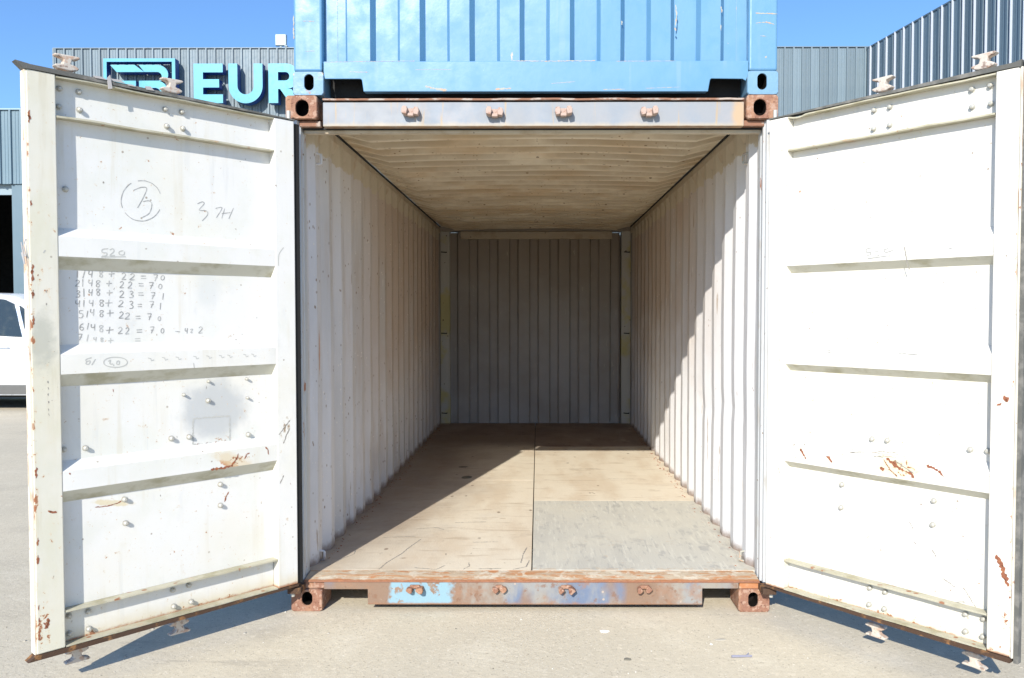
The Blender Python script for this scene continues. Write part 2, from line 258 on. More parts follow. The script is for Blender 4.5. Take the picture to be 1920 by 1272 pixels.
m = M('clad_blue_grey', (.165, .225, .265), .45, 0.0); m.blotch((.19, .25, .285), .5, .4, .6, .6); m.bump(4, .15, .01); m.panelvar(); m.runs((.06, .08, .09), 4, .55, .66, .25)
mt['clad'] = m.done()
m = M('clad_dark', (.105, .16, .205), .5, 0); m.blotch((.085, .135, .18), .4, .4, .6, .7, st=(1, 1, .3)); m.panelvar(); m.runs((.06, .08, .09), 4, .55, .66, .25)
mt['clad2'] = m.done()
m = M('clad_pale', (.17, .25, .30), .45, 0); m.blotch((.15, .225, .27), .5, .4, .6, .6); m.panelvar(); m.runs((.06, .08, .09), 4, .55, .66, .25)
mt['clad3'] = m.done()
m = M('rib_pale', (.44, .48, .54), .35); mt['ribpale'] = m.done()  # paler than the wall sheets
m = M('cap_flashing', (.28, .40, .46), .4, .0); mt['cap'] = m.done()
m = M('sign_cyan', (.085, .34, .44), .4); m.blotch((.11, .42, .52), .8, .4, .6, .8); mt['sign'] = m.done()
m = M('sign_navy', (.010, .07, .30), .4); mt['signside'] = m.done()
m = M('dark_inside', (.012, .013, .014), .9); mt['dark'] = m.done()  # near-black puts the shade inside the garage into its surfaces
m = M('lamp_glass', (.75, .78, .80), .15); mt['lampglass'] = m.done()
m = M('lamp_body', (.25, .32, .36), .5); mt['lampbody'] = m.done()
m = M('car_white', (.80, .81, .82), .22, 0, .6); mt['carwhite'] = m.done()
m = M('car_glass', (.015, .025, .028), .06, 0, .8); m.blotch((.05, .06, .05), 4, .5, .66, .7); mt['carglass'] = m.done()
m = M('car_cladding', (.12, .12, .115), .5); mt['carclad'] = m.done()
m = M('tyre', (.02, .02, .02), .85); mt['tyre'] = m.done()
m = M('alloy', (.45, .46, .47), .35, .6); mt['alloy'] = m.done()
m = M('car_chrome', (.70, .72, .74), .25, .6); mt['chrome'] = m.done()
m = M('paper', (.82, .80, .78), .9); mt['paper'] = m.done()
m = M('stick_grey', (.24, .24, .30), .8); mt['stick'] = m.done()
m = M('stone_dark', (.16, .15, .12), .9); m.bump(40, .5); mt['stone'] = m.done()
m = M('tape_white', (.42, .40, .39), .7); mt['tape'] = m.done()
m = M('headlamp', (.6, .62, .65), .1); mt['hlamp'] = m.done()
m = M('tail_red', (.35, .02, .02), .2); mt['tail'] = m.done()

# ================================================================== mesh helpers
C = scn.collection
class MB:
    def __init__(s): s.v = []; s.f = []; s.mi = []
    def add(s, vs, fs, mi=0):
        o = len(s.v); s.v += [tuple(p) for p in vs]; s.f += [tuple(i + o for i in f) for f in fs]; s.mi += [mi] * len(fs); return s
    def box(s, x0, x1, y0, y1, z0, z1, mi=0):
        vs = [(x, y, z) for x in (x0, x1) for y in (y0, y1) for z in (z0, z1)]
        return s.add(vs, [(0, 1, 3, 2), (4, 6, 7, 5), (0, 4, 5, 1), (2, 3, 7, 6), (0, 2, 6, 4), (1, 5, 7, 3)], mi)
    def prism(s, pts, a0, a1, axis='y', mi=0, side_mi=None):
        """2-D outline extruded along an axis; pts in the two remaining axes"""
        n = len(pts)
        def P(p, a): return {'y': (p[0], a, p[1]), 'x': (a, p[0], p[1]), 'z': (p[0], p[1], a)}[axis]
        vs = [P(p, a0) for p in pts] + [P(p, a1) for p in pts]
        s.add(vs, [tuple(range(n))[::-1], tuple(range(n, 2 * n))], mi)
        o = len(s.v) - 2 * n
        for i in range(n):
            j = (i + 1) % n; s.f.append((o + i, o + j, o + n + j, o + n + i)); s.mi.append(side_mi if side_mi is not None else mi)
        return s
    def cyl(s, p0, p1, r0, r1=None, n=12, mi=0, cap=True):
        r1 = r0 if r1 is None else r1
        p0 = Vector(p0); p1 = Vector(p1); d = (p1 - p0).normalized()
        a = d.orthogonal().normalized(); b = d.cross(a)
        vs = [p0 + (a * math.cos(2 * math.pi * i / n) + b * math.sin(2 * math.pi * i / n)) * r0 for i in range(n)]
        vs += [p1 + (a * math.cos(2 * math.pi * i / n) + b * math.sin(2 * math.pi * i / n)) * r1 for i in range(n)]
        fs = [(i, (i + 1) % n, n + (i + 1) % n, n + i) for i in range(n)]
        if cap: fs += [tuple(range(n))[::-1], tuple(range(n, 2 * n))]
        return s.add(vs, fs, mi)
    def grid(s, rows, mi=0):
        o = len(s.v); nr = len(rows); nc = len(rows[0])
        for r in rows: s.v += [tuple(p) for p in r]
        for i in range(nr - 1):
            for j in range(nc - 1):
                s.f.append((o + i * nc + j, o + i * nc + j + 1, o + (i + 1) * nc + j + 1, o + (i + 1) * nc + j)); s.mi.append(mi)
        return s
    def build(s, name, mats, parent=None, bevel=0, seg=2, smooth=False, loc=None):
        me = bpy.data.meshes.new(name); me.from_pydata(s.v, [], s.f)
        for q in (mats if isinstance(mats, (list, tuple)) else [mats]): me.materials.append(mt[q] if isinstance(q, str) else q)
        me.polygons.foreach_set('material_index', s.mi)
        if smooth: me.polygons.foreach_set('use_smooth', [True] * len(me.polygons))
        me.update()
        o = bpy.data.objects.new(name, me); C.objects.link(o)
        import bmesh
        bm = bmesh.new(); bm.from_mesh(me); bmesh.ops.recalc_face_normals(bm, faces=bm.faces); bm.to_mesh(me); bm.free()
        if parent: o.parent = parent
        if loc: o.location = loc
        if bevel:
            b = o.modifiers.new('b', 'BEVEL'); b.width = bevel; b.segments = seg; b.limit_method = 'ANGLE'; b.angle_limit = R(35)
        return o
def tag(o, label=None, cat=None, group=None, kind=None):
    if label: o['label'] = label
    if cat: o['category'] = cat
    if group: o['group'] = group
    if kind: o['kind'] = kind
    return o
def empty(name, loc=(0, 0, 0), rz=0, parent=None):
    o = bpy.data.objects.new(name, None); C.objects.link(o); o.location = loc; o.rotation_euler = (0, 0, rz); o.empty_display_size = .3
    if parent: o.parent = parent
    return o
def link_copy(o, parent, loc=None, label=None):
    c = o.copy(); C.objects.link(c); c.parent = parent
    if loc is not None: c.location = loc
    return c
def ribbon(mb, pts, w, off, n=1, jag=0.0, mi=0, smooth=True):
    """a flat drawn line on the local x-z plane at y = off"""
    P = [Vector((p[0], p[1])) for p in pts]
    if smooth and len(P) > 2:
        q = []
        for i in range(len(P) - 1):
            a = P[max(i - 1, 0)]; b = P[i]; c = P[i + 1]; d = P[min(i + 2, len(P) - 1)]
            for k in range(4):
                t = k / 4; q.append(0.5 * ((2 * b) + (c - a) * t + (2 * a - 5 * b + 4 * c - d) * t * t + (3 * b - a - 3 * c + d) * t ** 3))
        q.append(P[-1]); P = q
    elif jag:
        q = []
        for i in range(len(P) - 1):
            L = max(2, int((P[i + 1] - P[i]).length / .006))
            for k in range(L): q.append(P[i].lerp(P[i + 1], k / L))
        q.append(P[-1]); P = q
    vs = []; m = len(P)
    for i, p in enumerate(P):
        o_ = off(p.x, p.y) if callable(off) else off
        d = (P[min(i + 1, m - 1)] - P[max(i - 1, 0)]); d = d.normalized() if d.length > 1e-9 else Vector((1, 0)); nn = Vector((-d.y, d.x))
        ww = w / 2 * (1 + jag * random.uniform(-1, 1)); w2 = w / 2 * (1 + jag * random.uniform(-1, 1))
        if jag and (i == 0 or i == m - 1): ww *= .3; w2 *= .3
        vs += [(p.x + nn.x * ww, o_, p.y + nn.y * ww), (p.x - nn.x * w2, o_, p.y - nn.y * w2)]
    mb.add(vs, [(2 * i, 2 * i + 1, 2 * i + 3, 2 * i + 2) for i in range(m - 1)], mi)
GL = {'0': [[(.5, 1), (.1, .75), (.1, .25), (.5, 0), (.9, .25), (.9, .75), (.5, 1)]], '1': [[(.55, 1), (.5, 0)]], '2': [[(.1, .8), (.5, 1), (.85, .75), (.5, .35), (.05, .02), (.95, .05)]],
      '3': [[(.15, .9), (.6, 1), (.8, .75), (.4, .52), (.85, .35), (.7, .05), (.1, .0)]], '4': [[(.15, 1), (.1, .55), (.45, .45), (.75, .6)], [(.8, 1), (.72, 0)]],
      '5': [[(.9, 1), (.25, .97)], [(.25, .97), (.2, .6), (.7, .6), (.85, .3), (.6, .02), (.1, .05)]], '6': [[(.85, 1), (.3, .75), (.1, .3), (.5, 0), (.85, .25), (.6, .5), (.2, .4)]],
      '7': [[(.05, .95), (.9, .98)], [(.9, .98), (.4, 0)], [(.3, .48), (.9, .52)]], '8': [[(.8, .95), (.3, .95), (.2, .65), (.8, .35), (.6, .02), (.2, .15), (.35, .5), (.85, .8), (.8, .95)]],
      '+': [[(.5, .9), (.45, .05)], [(.0, .45), (1.05, .52)]], '=': [[(.05, .65), (.95, .68)], [(.1, .3), (1.0, .3)]], '/': [[(.65, 1), (.35, 0)]], '|': [[(.5, 1), (.45, 0)]], '-': [[(.0, .55), (1, .45)]],
      'z': [[(.0, .8), (.9, .85), (.2, .1), (.9, .05)]]}

# ================================================================== ground
g = MB(); rows = []
for j in range(3):
    rows.append([(x, (-60, 60, 300)[j], 0) for x in (-250, 0, 250)])
g.grid(rows); gr = g.build('ground', 'ground'); tag(gr, 'pale sunlit concrete yard scattered with grit', kind='structure')
# loose grit
pb = MB()
for i in range(1500):
    y = -1.1 + random.random() ** 1.3 * 5.0; x = random.uniform(-3.2, 3.0)
    if abs(x) < 1.22 and y > -.05: continue
    if y > .8 and x > -1.3: continue
    r = random.uniform(.0012, .0038) * (1.5 if random.random() < .06 else 1)
    a = random.uniform(0, 6.28)
    vs = [(x + r * math.cos(a + k * 1.571) * random.uniform(.7, 1.3), y + r * math.sin(a + k * 1.571) * random.uniform(.7, 1.3), .0) for k in range(4)]
    vs += [(x + (p[0] - x) * .6, y + (p[1] - y) * .6, r * .9) for p in vs]
    pb.add(vs, [(4, 5, 6, 7), (0, 1, 5, 4), (1, 2, 6, 5), (2, 3, 7, 6), (3, 0, 4, 7)])
for i in range(110):                                                   # a few larger stones among the grit
    y = -1.0 + random.random() * 5.5; x = random.uniform(-3.2, 3.0)
    if abs(x) < 1.3 and y > -.06 or y > .8 and x > -1.3: continue
    r = random.uniform(.004, .010); n = 7; z1 = r * random.uniform(.4, .7)
    vs = [(x + r * math.cos(k * 6.283 / n) * random.uniform(.7, 1.2), y + r * math.sin(k * 6.283 / n) * random.uniform(.7, 1.2), 0) for k in range(n)]
    vs += [(x + (p[0] - x) * .65, y + (p[1] - y) * .65, z1) for p in vs]
    pb.add(vs, [tuple(range(n, 2 * n))] + [(k, (k + 1) % n, n + (k + 1) % n, n + k) for k in range(n)], 1 if i % 3 == 0 else 0)
tag(pb.build('grit', ['pebble', 'stone']), 'fine loose grit strewn over the concrete yard', 'grit', kind='stuff')

# ================================================================== casting with oval hole
def casting(mb, cx, z0, z1, hx, hz, ow, oh, depth=.178, wx=.16, y0=0.0, rc=.012, mi=0, hole=1):
    """corner block: outer w wx, from y0 backwards, hole centre hx,hz size ow x oh"""
    n = 40; x0, x1 = cx - wx / 2, cx + wx / 2
    out = []; inn = []
    for k in range(n):
        a = 2 * math.pi * (k + .5) / n; c, s_ = math.cos(a), math.sin(a)
        hw, hh = (x1 - x0) / 2, (z1 - z0) / 2; q = 1 / max(abs(c) / hw, abs(s_) / hh)
        px, pz = q * c, q * s_
        ex, ez = max(0, abs(px) - (hw - rc)), max(0, abs(pz) - (hh - rc)); l = math.hypot(ex, ez)
        if ex > 0 and ez > 0 and l > rc: px = math.copysign(hw - rc + ex * rc / l, px); pz = math.copysign(hh - rc + ez * rc / l, pz)
        out.append((cx + px, (z0 + z1) / 2 + pz))
        r = ow / 2; st = max(0, oh / 2 - r); iz = r * s_ + (st if s_ > 0 else -st)
        inn.append((hx + r * c, hz + iz))
    e = .006
    L0 = [(cx + (p[0] - cx) * .96, y0, (z0 + z1) / 2 + (p[1] - (z0 + z1) / 2) * .95) for p in out]
    L1 = [(p[0], y0 + e, p[1]) for p in out]; L2 = [(p[0], y0 + depth, p[1]) for p in out]
    I0 = [(hx + (p[0] - hx) * 1.06, y0, hz + (p[1] - hz) * 1.05) for p in inn]; I1 = [(p[0], y0 + e, p[1]) for p in inn]; I2 = [(p[0], y0 + .085, p[1]) for p in inn]
    o = len(mb.v)
    for L in (L2, L1, L0, I0, I1, I2): mb.v += L
    for a in range(5):
        for k in range(n):
            j = (k + 1) % n; mb.f.append((o + a * n + k, o + a * n + j, o + (a + 1) * n + j, o + (a + 1) * n + k)); mb.mi.append(mi if a < 4 else hole)
    mb.f.append(tuple(range(o, o + n))); mb.mi.append(mi)
    mb.box(hx - ow * .62, hx + ow * .62, y0 + .086, y0 + .15, hz - oh * .62, hz + oh * .62, hole)
    return mb
def corr(period, flat_in, slope, depth, length, start=0.0):
    """profile points (a, d): d from 0 (inner) to depth (outer)"""
    pts = []; a = start
    flat_out = period - flat_in - 2 * slope
    while a < length:
        for da, d in ((0, 0), (flat_in, 0), (flat_in + slope, depth), (flat_in + slope + flat_out, depth)): pts.append((a + da, d))
        a += period
    return [p for p in pts if p[0] <= length]

# ================================================================== LOWER CONTAINER
box = empty('shipping_container', (0, 0, 0))
tag(box, 'weathered open shipping container on the yard, its white doors wide and plywood floor empty', 'shipping container')
L = 6.058; XL, XR = -1.219, 1.219
# side walls (corrugated steel sheet, white-grey inside and blue-grey outside)
def side_wall(sx, name_mat):
    pr = corr(.278, .072, .068, .034, 5.78, .0)
    pr = [(.115, .028), (.185, .028)] + [(a + .235, d) for a, d in pr if a < 5.55]
    nz = 26; rows = []
    for k in range(nz + 1):
        z = .165 + (2.50 - .165) * k / nz; row = []
        for a, d in pr:
            x = 1.140 + d
            nn = mnoise.noise(Vector((a * 1.3, z * 1.1, sx * 7))) * .006 + mnoise.noise(Vector((a * 5, z * 3, sx * 3))) * .0025
            if sx > 0 and .35 < a < 1.6: nn += .006 * math.exp(-((z - (.93 + .05 * math.sin(a * 3))) / .06) ** 2)
            if sx < 0 and 1.5 < a < 2.1: nn += .010 * math.exp(-((z - .5) / .15) ** 2)
            row.append((sx * (x + nn), a, z))
        rows.append(row)
    mb = MB(); mb.grid(rows, 0); mb.grid([[(p[0] + sx * .004, p[1], p[2]) for p in r] for r in rows], 1)
    return mb.build('side_wall', [name_mat, 'outer'], box)
side_wall(-1, 'inner'); side_wall(1, 'innerR')
# top side rails and roof flanges
for sx in (-1, 1):
    mb = MB(); mb.box(sx * 1.150, sx * 1.213, .10, 5.95, 2.495, 2.558); mb.build('top_side_rail', 'rail', box)
    mb = MB(); rows = []
    for k in range(60):
        y = .1 + 5.8 * k / 59; wv = mnoise.noise(Vector((y * 2.2, sx, 0))) * .004
        rows.append([(sx * 1.150, y, 2.535), (sx * (1.1465), y, 2.50 + wv), (sx * (1.168), y, 2.44 + wv * 3)])
    mb.grid(rows); mb.build('weld_flange', 'rail', box)
    mb = MB(); mb.box(sx * 1.150, sx * 1.213, .178, 5.88, .02, .163); mb.build('bottom_side_rail', 'outer', box)
# roof : one corrugated sheet, ribs across
mb = MB(); rows = []; a = .10; pr = [(.10, 0), (.55, 0)]; a = .55
while a < 5.75:
    for da, d in ((.0, .0), (.100, .0), (.112, .032), (.140, .036), (.168, .032), (.180, .0)): pr.append((a + da, d))
    a += .209
pr.append((5.93, 0))
for y, d in pr:
    row = []
    for i in range(13):
        x = -1.140 + 2.28 * i / 12; e = min(1, (1.140 - abs(x)) / .12)
        row.append((x, y, 2.530 + .026 * (1 - (x / 1.14) ** 2) + .026 * (1 - e) - d * e + .012 * min(1, abs(x) / 1.14) * (1 - e) * 0 + mnoise.noise(Vector((x * 1.5, y * .8, 4))) * .006))
    rows.append(row)
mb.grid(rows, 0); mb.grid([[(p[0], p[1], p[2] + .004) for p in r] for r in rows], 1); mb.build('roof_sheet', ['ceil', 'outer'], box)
mb = MB()
for sx in (-1, 1): mb.box(*sorted((sx * 1.141, sx * 1.1495)), .3, 5.9, 2.5455, 2.557)
mb.build('roof_seam', 'under', box)
for sx in (-1, 1): MB().box(*sorted((sx * 1.152, sx * 1.218)), 5.74, 5.879, .119, 2.471).build('rear_corner_light_stop', 'rear', box)  # added boxes that stop light leaking in at the rear corners
for sx in (-1, 1): MB().box(*sorted((sx * 1.152, sx * 1.218)), 5.879, 6.05, .119, 2.471).build('rear_corner_light_stop', 'outer', box)
# rear wall
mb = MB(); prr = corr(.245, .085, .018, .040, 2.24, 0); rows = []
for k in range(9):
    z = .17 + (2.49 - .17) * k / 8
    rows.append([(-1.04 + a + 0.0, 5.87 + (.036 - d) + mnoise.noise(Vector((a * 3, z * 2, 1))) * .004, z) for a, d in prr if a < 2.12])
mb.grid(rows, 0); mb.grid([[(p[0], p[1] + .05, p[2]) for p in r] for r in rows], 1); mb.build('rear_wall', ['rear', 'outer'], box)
for sx in (-1, 1):
    mb = MB(); xa = -1.150 if sx < 0 else 1.040; mb.box(xa, xa + .112, 5.83, 5.99, .17, 2.50); po = mb.build('rear_corner_post', 'rpost', box, .004)
    for z in (.30, 1.27, 2.25):
        q = MB(); x = xa + .015 if sx < 0 else xa + .035
        q.cyl((x, 5.815, z), (x + .06, 5.815, z - .004), .006, n=8); q.cyl((x, 5.815, z), (x, 5.832, z), .006, n=8); q.cyl((x + .06, 5.815, z - .004), (x + .06, 5.832, z), .006, n=8); q.build('lashing_ring', 'under', po)
MB().box(-.905, .93, 5.835, 5.99, 2.41, 2.50).build('rear_header', 'rail', box, .006)
MB().box(-1.149, 1.149, 5.80, 5.99, 2.501, 2.56).build('rear_top_rail', 'rear', box)
MB().box(-1.2, 1.2, 5.995, 6.05, .12, 2.47).build('rear_light_stop_plate', 'rear', box)  # added plate, blocks sky light at the rear corner gaps
MB().box(-1.15, 1.15, 5.86, 5.99, .02, .168).build('rear_sill', 'outer', box)
# plywood floor, each sheet a part
fl = [(-1.172, -.003, .132, 2.44, 'ply'), (-1.172, -.003, 2.444, 4.88, 'ply'), (-1.172, -.003, 4.884, 5.86, 'plyrear'),
      (.003, 1.172, .132, 1.71, 'patch'), (.003, 1.172, 1.716, 4.10, 'ply'), (.003, 1.172, 4.104, 5.86, 'plyrear')]
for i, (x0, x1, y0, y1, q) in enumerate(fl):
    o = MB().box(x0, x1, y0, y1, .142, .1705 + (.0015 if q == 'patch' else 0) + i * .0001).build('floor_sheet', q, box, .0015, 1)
    if q == 'patch': tag(o, 'newer grey plywood sheet near the right-hand door')
mb = MB()
for p in ([(-1.08, .20), (-1.04, .32), (-.99, .41), (-1.0, .5)], [(-.80, .14), (-.78, .26), (-.73, .41), (-.70, .56), (-.66, .72)], [(-.36, .14), (-.33, .2), (-.34, .26)], [(-.62, .17), (-.5, .14), (-.46, .21)],
          [(-.06, .25), (-.05, .42), (-.03, .55)], [(-.10, .14), (-.03, .19), (-.015, .30)], [(-.9, .75), (-.7, .78)], [(-.5, 1.1), (-.3, 1.12)], [(-.35, .65), (-.2, .66)], [(-.72, .95), (-.6, .98), (-.55, .93)], [(-.28, .15), (-.16, .16)],
          [(.3, 2.9), (.55, 2.93)], [(.6, 2.5), (.8, 2.48)], [(.2, 3.3), (.28, 3.28)]):
    q = MB(); ribbon(q, p, .005, 0, jag=.95, smooth=False); mb.add([(v[0], v[2], .1714) for v in q.v], q.f)
mb.build('floor_cracks', 'scratch', box)['kind'] = 'stuff'
mb = MB()
for (cx, cy, rx, ry) in ((-.55, 2.55, .05, .07), (-.62, 3.0, .045, .04), (-.20, 4.6, .02, .02)):
    mb.add([(cx + rx * math.cos(k * .45) * random.uniform(.75, 1.1), cy + ry * math.sin(k * .45) * random.uniform(.75, 1.1), .1716) for k in range(14)], [tuple(range(14))])
mb.build('oil_stains', 'stone', box)['kind'] = 'stuff'
mb = MB()
for i in range(240):
    sx = random.choice((-1, 1)); y = random.uniform(.2, 5.6); x = sx * (1.128 - random.random() ** 2 * .05); r = random.uniform(.002, .008)
    mb.add([(x + r * random.uniform(-1, 1) * 2, y + r * random.uniform(-1, 1) * 2, .171), (x + r, y - r, .171), (x - r, y + r * random.uniform(0, 2), .171), (x, y, .171 + r * .8)], [(0, 1, 3), (1, 2, 3), (2, 0, 3)])
mb.build('rust_flakes', 'rust', box)['kind'] = 'stuff'
# door sill
mb = MB(); rows = []
for k in range(90):
    x = -1.150 + 2.30 * k / 89; n1 = mnoise.noise(Vector((x * 9, 0, 0))) * .003; n2 = mnoise.noise(Vector((x * 22, 3, 0))) * .002
    rows.append([(x, .131, .1702), (x, .10, .169 + n2), (x, .06, .1665 + n1), (x, .02, .160 + n1 + n2), (x, .0 + n2, .158 + n1), (x, -.001 + n2, .150 + n1 * .5)])
mb.grid(rows); mb.build('sill_plate', 'sill', box, smooth=False)
mb = MB(); mb.prism([(-.830, .034), (.862, .036), (.862, .1185), (1.045, .1185), (1.045, .149), (-1.052, .149), (-1.052, .112), (-.830, .112)], .003, .02, 'y')
mb.box(-1.05, 1.04, .02, .128, .120, .148); mb.box(-.83, -.815, .02, .12, .036, .12); mb.box(.847, .862, .02, .12, .036, .12)
sill = mb.build('door_sill', 'sillface', box, .003)
MB().box(-1.14, 1.14, .9, 5.8, .10, .140).build('underfloor', 'under', box)
for y in (.55, 1.0, 1.5, 2.0): MB().box(-1.14, 1.14, y, y + .04, .03, .139).build('cross_member', 'under', box)
# header
mb = MB(); rows = []
mb.box(-1.037, 1.053, .0, .05, 2.436, 2.556); mb.box(-1.02, 1.04, .055, .10, 2.44, 2.556)
header = mb.build('door_header', 'header', box, .004)
mb = MB(); rows = []
for k in range(120):
    x = -1.035 + 2.085 * k / 119; n1 = mnoise.noise(Vector((x * 6, 1, 0))) * .0035 + mnoise.noise(Vector((x * 19, 1, 0))) * .0015
    rows.append([(x, -.012, 2.563 + n1), (x, -.012, 2.5715 + n1), (x, .02, 2.575), (x, .06, 2.576), (x, .06, 2.566), (x, -.012, 2.563 + n1)])
mb.grid(rows); mb.build('header_lip', 'lip', box)
MB().box(-1.15, 1.155, .070, .105, 2.417, 2.432).build('inner_header_lip', 'rail', box)
MB().box(-1.15, 1.155, .052, .105, 2.432, 2.439).build('header_shade_strip', 'under', box)  # black strip put in for the shadow line behind the header
# the four keepers on header and sill
def keeper_top(flip):
    k = MB(); s_ = -1 if flip else 1
    k.box(-.036, .036, -.022, .0, -.014, .022); k.prism([(-.044, -.008), (-.020, -.014), (-.014, .010), (-.018, .026), (-.036, .028), (-.044, .014)], -.056, -.001, 'y'); k.prism([(.016, -.012), (.036, -.016), (.042, .004), (.038, .022), (.018, .026), (.012, .006)], -.046, -.001, 'y'); k.box(-.016, .014, -.040, -.001, -.020, -.004)
    if flip: k.v = [(-v[0], v[1], v[2]) for v in k.v]
    return k
for i, x in enumerate((-.595, -.180, .157, .578)):
    keeper_top(i > 1).build('cam_keeper', 'keeper', header, .004, 2, loc=(x, 0, 2.497 + (.002, -.002, .001, 0)[i]))
for i, (xa, xb) in enumerate(((-.615, -.563), (-.183, -.145), (.148, .200), (.545, .590))):
    k = MB(); z = .116
    rr = [(.016 + .004 * math.sin(q * 2.1 + i), q * math.pi / 4) for q in range(8)]
    k.prism([(xa + a_ * math.cos(b_), z + a_ * math.sin(b_)) for a_, b_ in rr], -.034 if i != 1 else -.026, .004, 'y'); k.prism([(xb + a_ * 1.15 * math.cos(b_), z + .002 + a_ * 1.1 * math.sin(b_)) for a_, b_ in rr], -.044 if i in (0, 2) else -.024, .004, 'y'); k.box(xa, xb, -.014, .004, z + .004, z + .022)
    k.build('cam_keeper', 'cast', sill, .005, 2)
# corner castings
for (cx, z0, z1, hx, hz, ow, oh) in ((-1.142, 2.472, 2.589, -1.138, 2.526, .064, .080), (1.142, 2.470, 2.589, 1.130, 2.526, .062, .080), (-1.138, .0, .112, -1.136, .066, .052, .068), (1.122, -.0, .118, 1.117, .064, .048, .074)):
    casting(MB(), cx, z0, z1, hx, hz, ow, oh, wx=.158, rc=.014 if cx > 0 else .005, depth=.178, y0=-.008 if z0 > 1 else -.004).build('corner_casting', ['cast', 'cavity'], box)
for sx in (-1, 1):
    for z in (.0, 2.472): MB().box(sx * 1.057, sx * 1.215, 5.88, 6.058, z, z + .118).build('corner_casting', 'outer', box, .01)
    # block of steel between casting and sill / header, then the front post
    MB().box(*sorted((sx * 1.05, sx * 1.155)), .010, .11, .113, .150).build('post_foot', 'cast' if sx < 0 else 'sill', box, .006)
    MB().box(sx * 1.055, sx * 1.16, .02, .10, 2.440, 2.469).build('post_head', 'lip', box, .004)
    mb = MB(); a = 1.167
    mb.prism([(sx * a, .004), (sx * 1.212, .004), (sx * 1.212, .130), (sx * 1.158, .130), (sx * 1.158, .085), (sx * 1.163, .080), (sx * 1.163, .050), (sx * 1.156, .046), (sx * 1.156, .030), (sx * a, .024)], .150, 2.470, 'z')
    mb.build('corner_post', 'post', box, .002, 1)
    for z in (.118, .62, 1.30, 1.98, 2.38):
        hg = MB().box(*sorted((sx * (1.142 if z < .2 else 1.182), sx * 1.210)), -.088 if z < .2 else -.075, .003, z, z + (.030 if z < .2 else .045)).build('hinge_lug', 'gasketR' if z < .2 else 'gapblack', box, .004)
        MB().cyl((sx * 1.192, -.052, z - .022), (sx * 1.192, -.052, z + .12), .010, n=10).build('hinge_pin', 'bolt', hg)
    # ties near the wall top and bottom
    for (z, y) in ((2.36, .26), (.24, .26)):
        q = MB(); q.cyl((sx * 1.158, y, z), (sx * 1.118, y + .01, z - .012), .006, n=8); q.cyl((sx * 1.118, y + .01, z - .012), (sx * 1.118, y + .012, z - .058), .007, n=8); q.cyl((sx * 1.118, y + .012, z - .058), (sx * 1.158, y + .012, z - .064), .006, n=8)
        q.build('lashing_ring', 'cream' if sx > 0 else 'inner', box)

# ================================================================== DOORS
H = .046
TXT = [('1', 0.982, 1.675, 0.027), ('/', 0.957, 1.676, 0.034), ('4', 0.931, 1.677, 0.028), ('8', 0.89, 1.679, 0.027), ('+', 0.848, 1.682, 0.028), ('2', 0.798, 1.673, 0.029), ('2', 0.763, 1.672, 0.028), ('=', 0.717, 1.672, 0.029), ('7', 0.664, 1.671, 0.029), ('0', 0.633, 1.672, 0.021), ('2', 0.982, 1.632, 0.027), ('|', 0.962, 1.634, 0.03), ('4', 0.932, 1.635, 0.028), ('8', 0.903, 1.632, 0.028), ('+', 0.859, 1.635, 0.028), ('2', 0.807, 1.631, 0.028), ('2', 0.773, 1.63, 0.028), ('=', 0.727, 1.633, 0.028), ('7', 0.684, 1.63, 0.029), ('0', 0.644, 1.627, 0.021), ('3', 0.981, 1.588, 0.027), ('|', 0.958, 1.594, 0.033), ('4', 0.932, 1.595, 0.027), ('8', 0.903, 1.597, 0.028), ('+', 0.858, 1.596, 0.028), ('2', 0.808, 1.59, 0.029), ('3', 0.768, 1.59, 0.028), ('=', 0.729, 1.593, 0.029), ('7', 0.677, 1.586, 0.029), ('1', 0.633, 1.583, 0.029), ('4', 0.982, 1.548, 0.027), ('|', 0.959, 1.549, 0.029), ('4', 0.93, 1.551, 0.027), ('8', 0.89, 1.551, 0.028), ('+', 0.862, 1.553, 0.035), ('2', 0.812, 1.55, 0.028), ('3', 0.769, 1.545, 0.032), ('=', 0.734, 1.543, 0.028), ('7', 0.683, 1.547, 0.029), ('1', 0.645, 1.54, 0.029), ('5', 0.971, 1.505, 0.031), ('/', 0.947, 1.505, 0.028), ('4', 0.927, 1.512, 0.028), ('8', 0.891, 1.507, 0.028), ('+', 0.857, 1.51, 0.033), ('2', 0.811, 1.501, 0.028), ('2', 0.786, 1.497, 0.028), ('=', 0.742, 1.491, 0.029), ('7', 0.693, 1.493, 0.029), ('0', 0.65, 1.485, 0.019), ('6', 0.969, 1.452, 0.028), ('/', 0.945, 1.455, 0.027), ('4', 0.924, 1.45, 0.027), ('8', 0.893, 1.444, 0.028), ('+', 0.86, 1.438, 0.034), ('2', 0.816, 1.435, 0.028), ('2', 0.787, 1.433, 0.028), ('=', 0.737, 1.432, 0.028), ('7', 0.683, 1.435, 0.029), ('0', 0.637, 1.431, 0.021), ('-', 0.57, 1.426, 0.029), ('4', 0.53, 1.429, 0.024), ('z', 0.506, 1.429, 0.02), ('2', 0.464, 1.432, 0.03), ('7', 0.976, 1.41, 0.027), ('/', 0.947, 1.406, 0.028), ('4', 0.918, 1.4, 0.018), ('8', 0.891, 1.397, 0.017), ('+', 0.856, 1.393, 0.026), ('=', 0.745, 1.394, 0.028)]
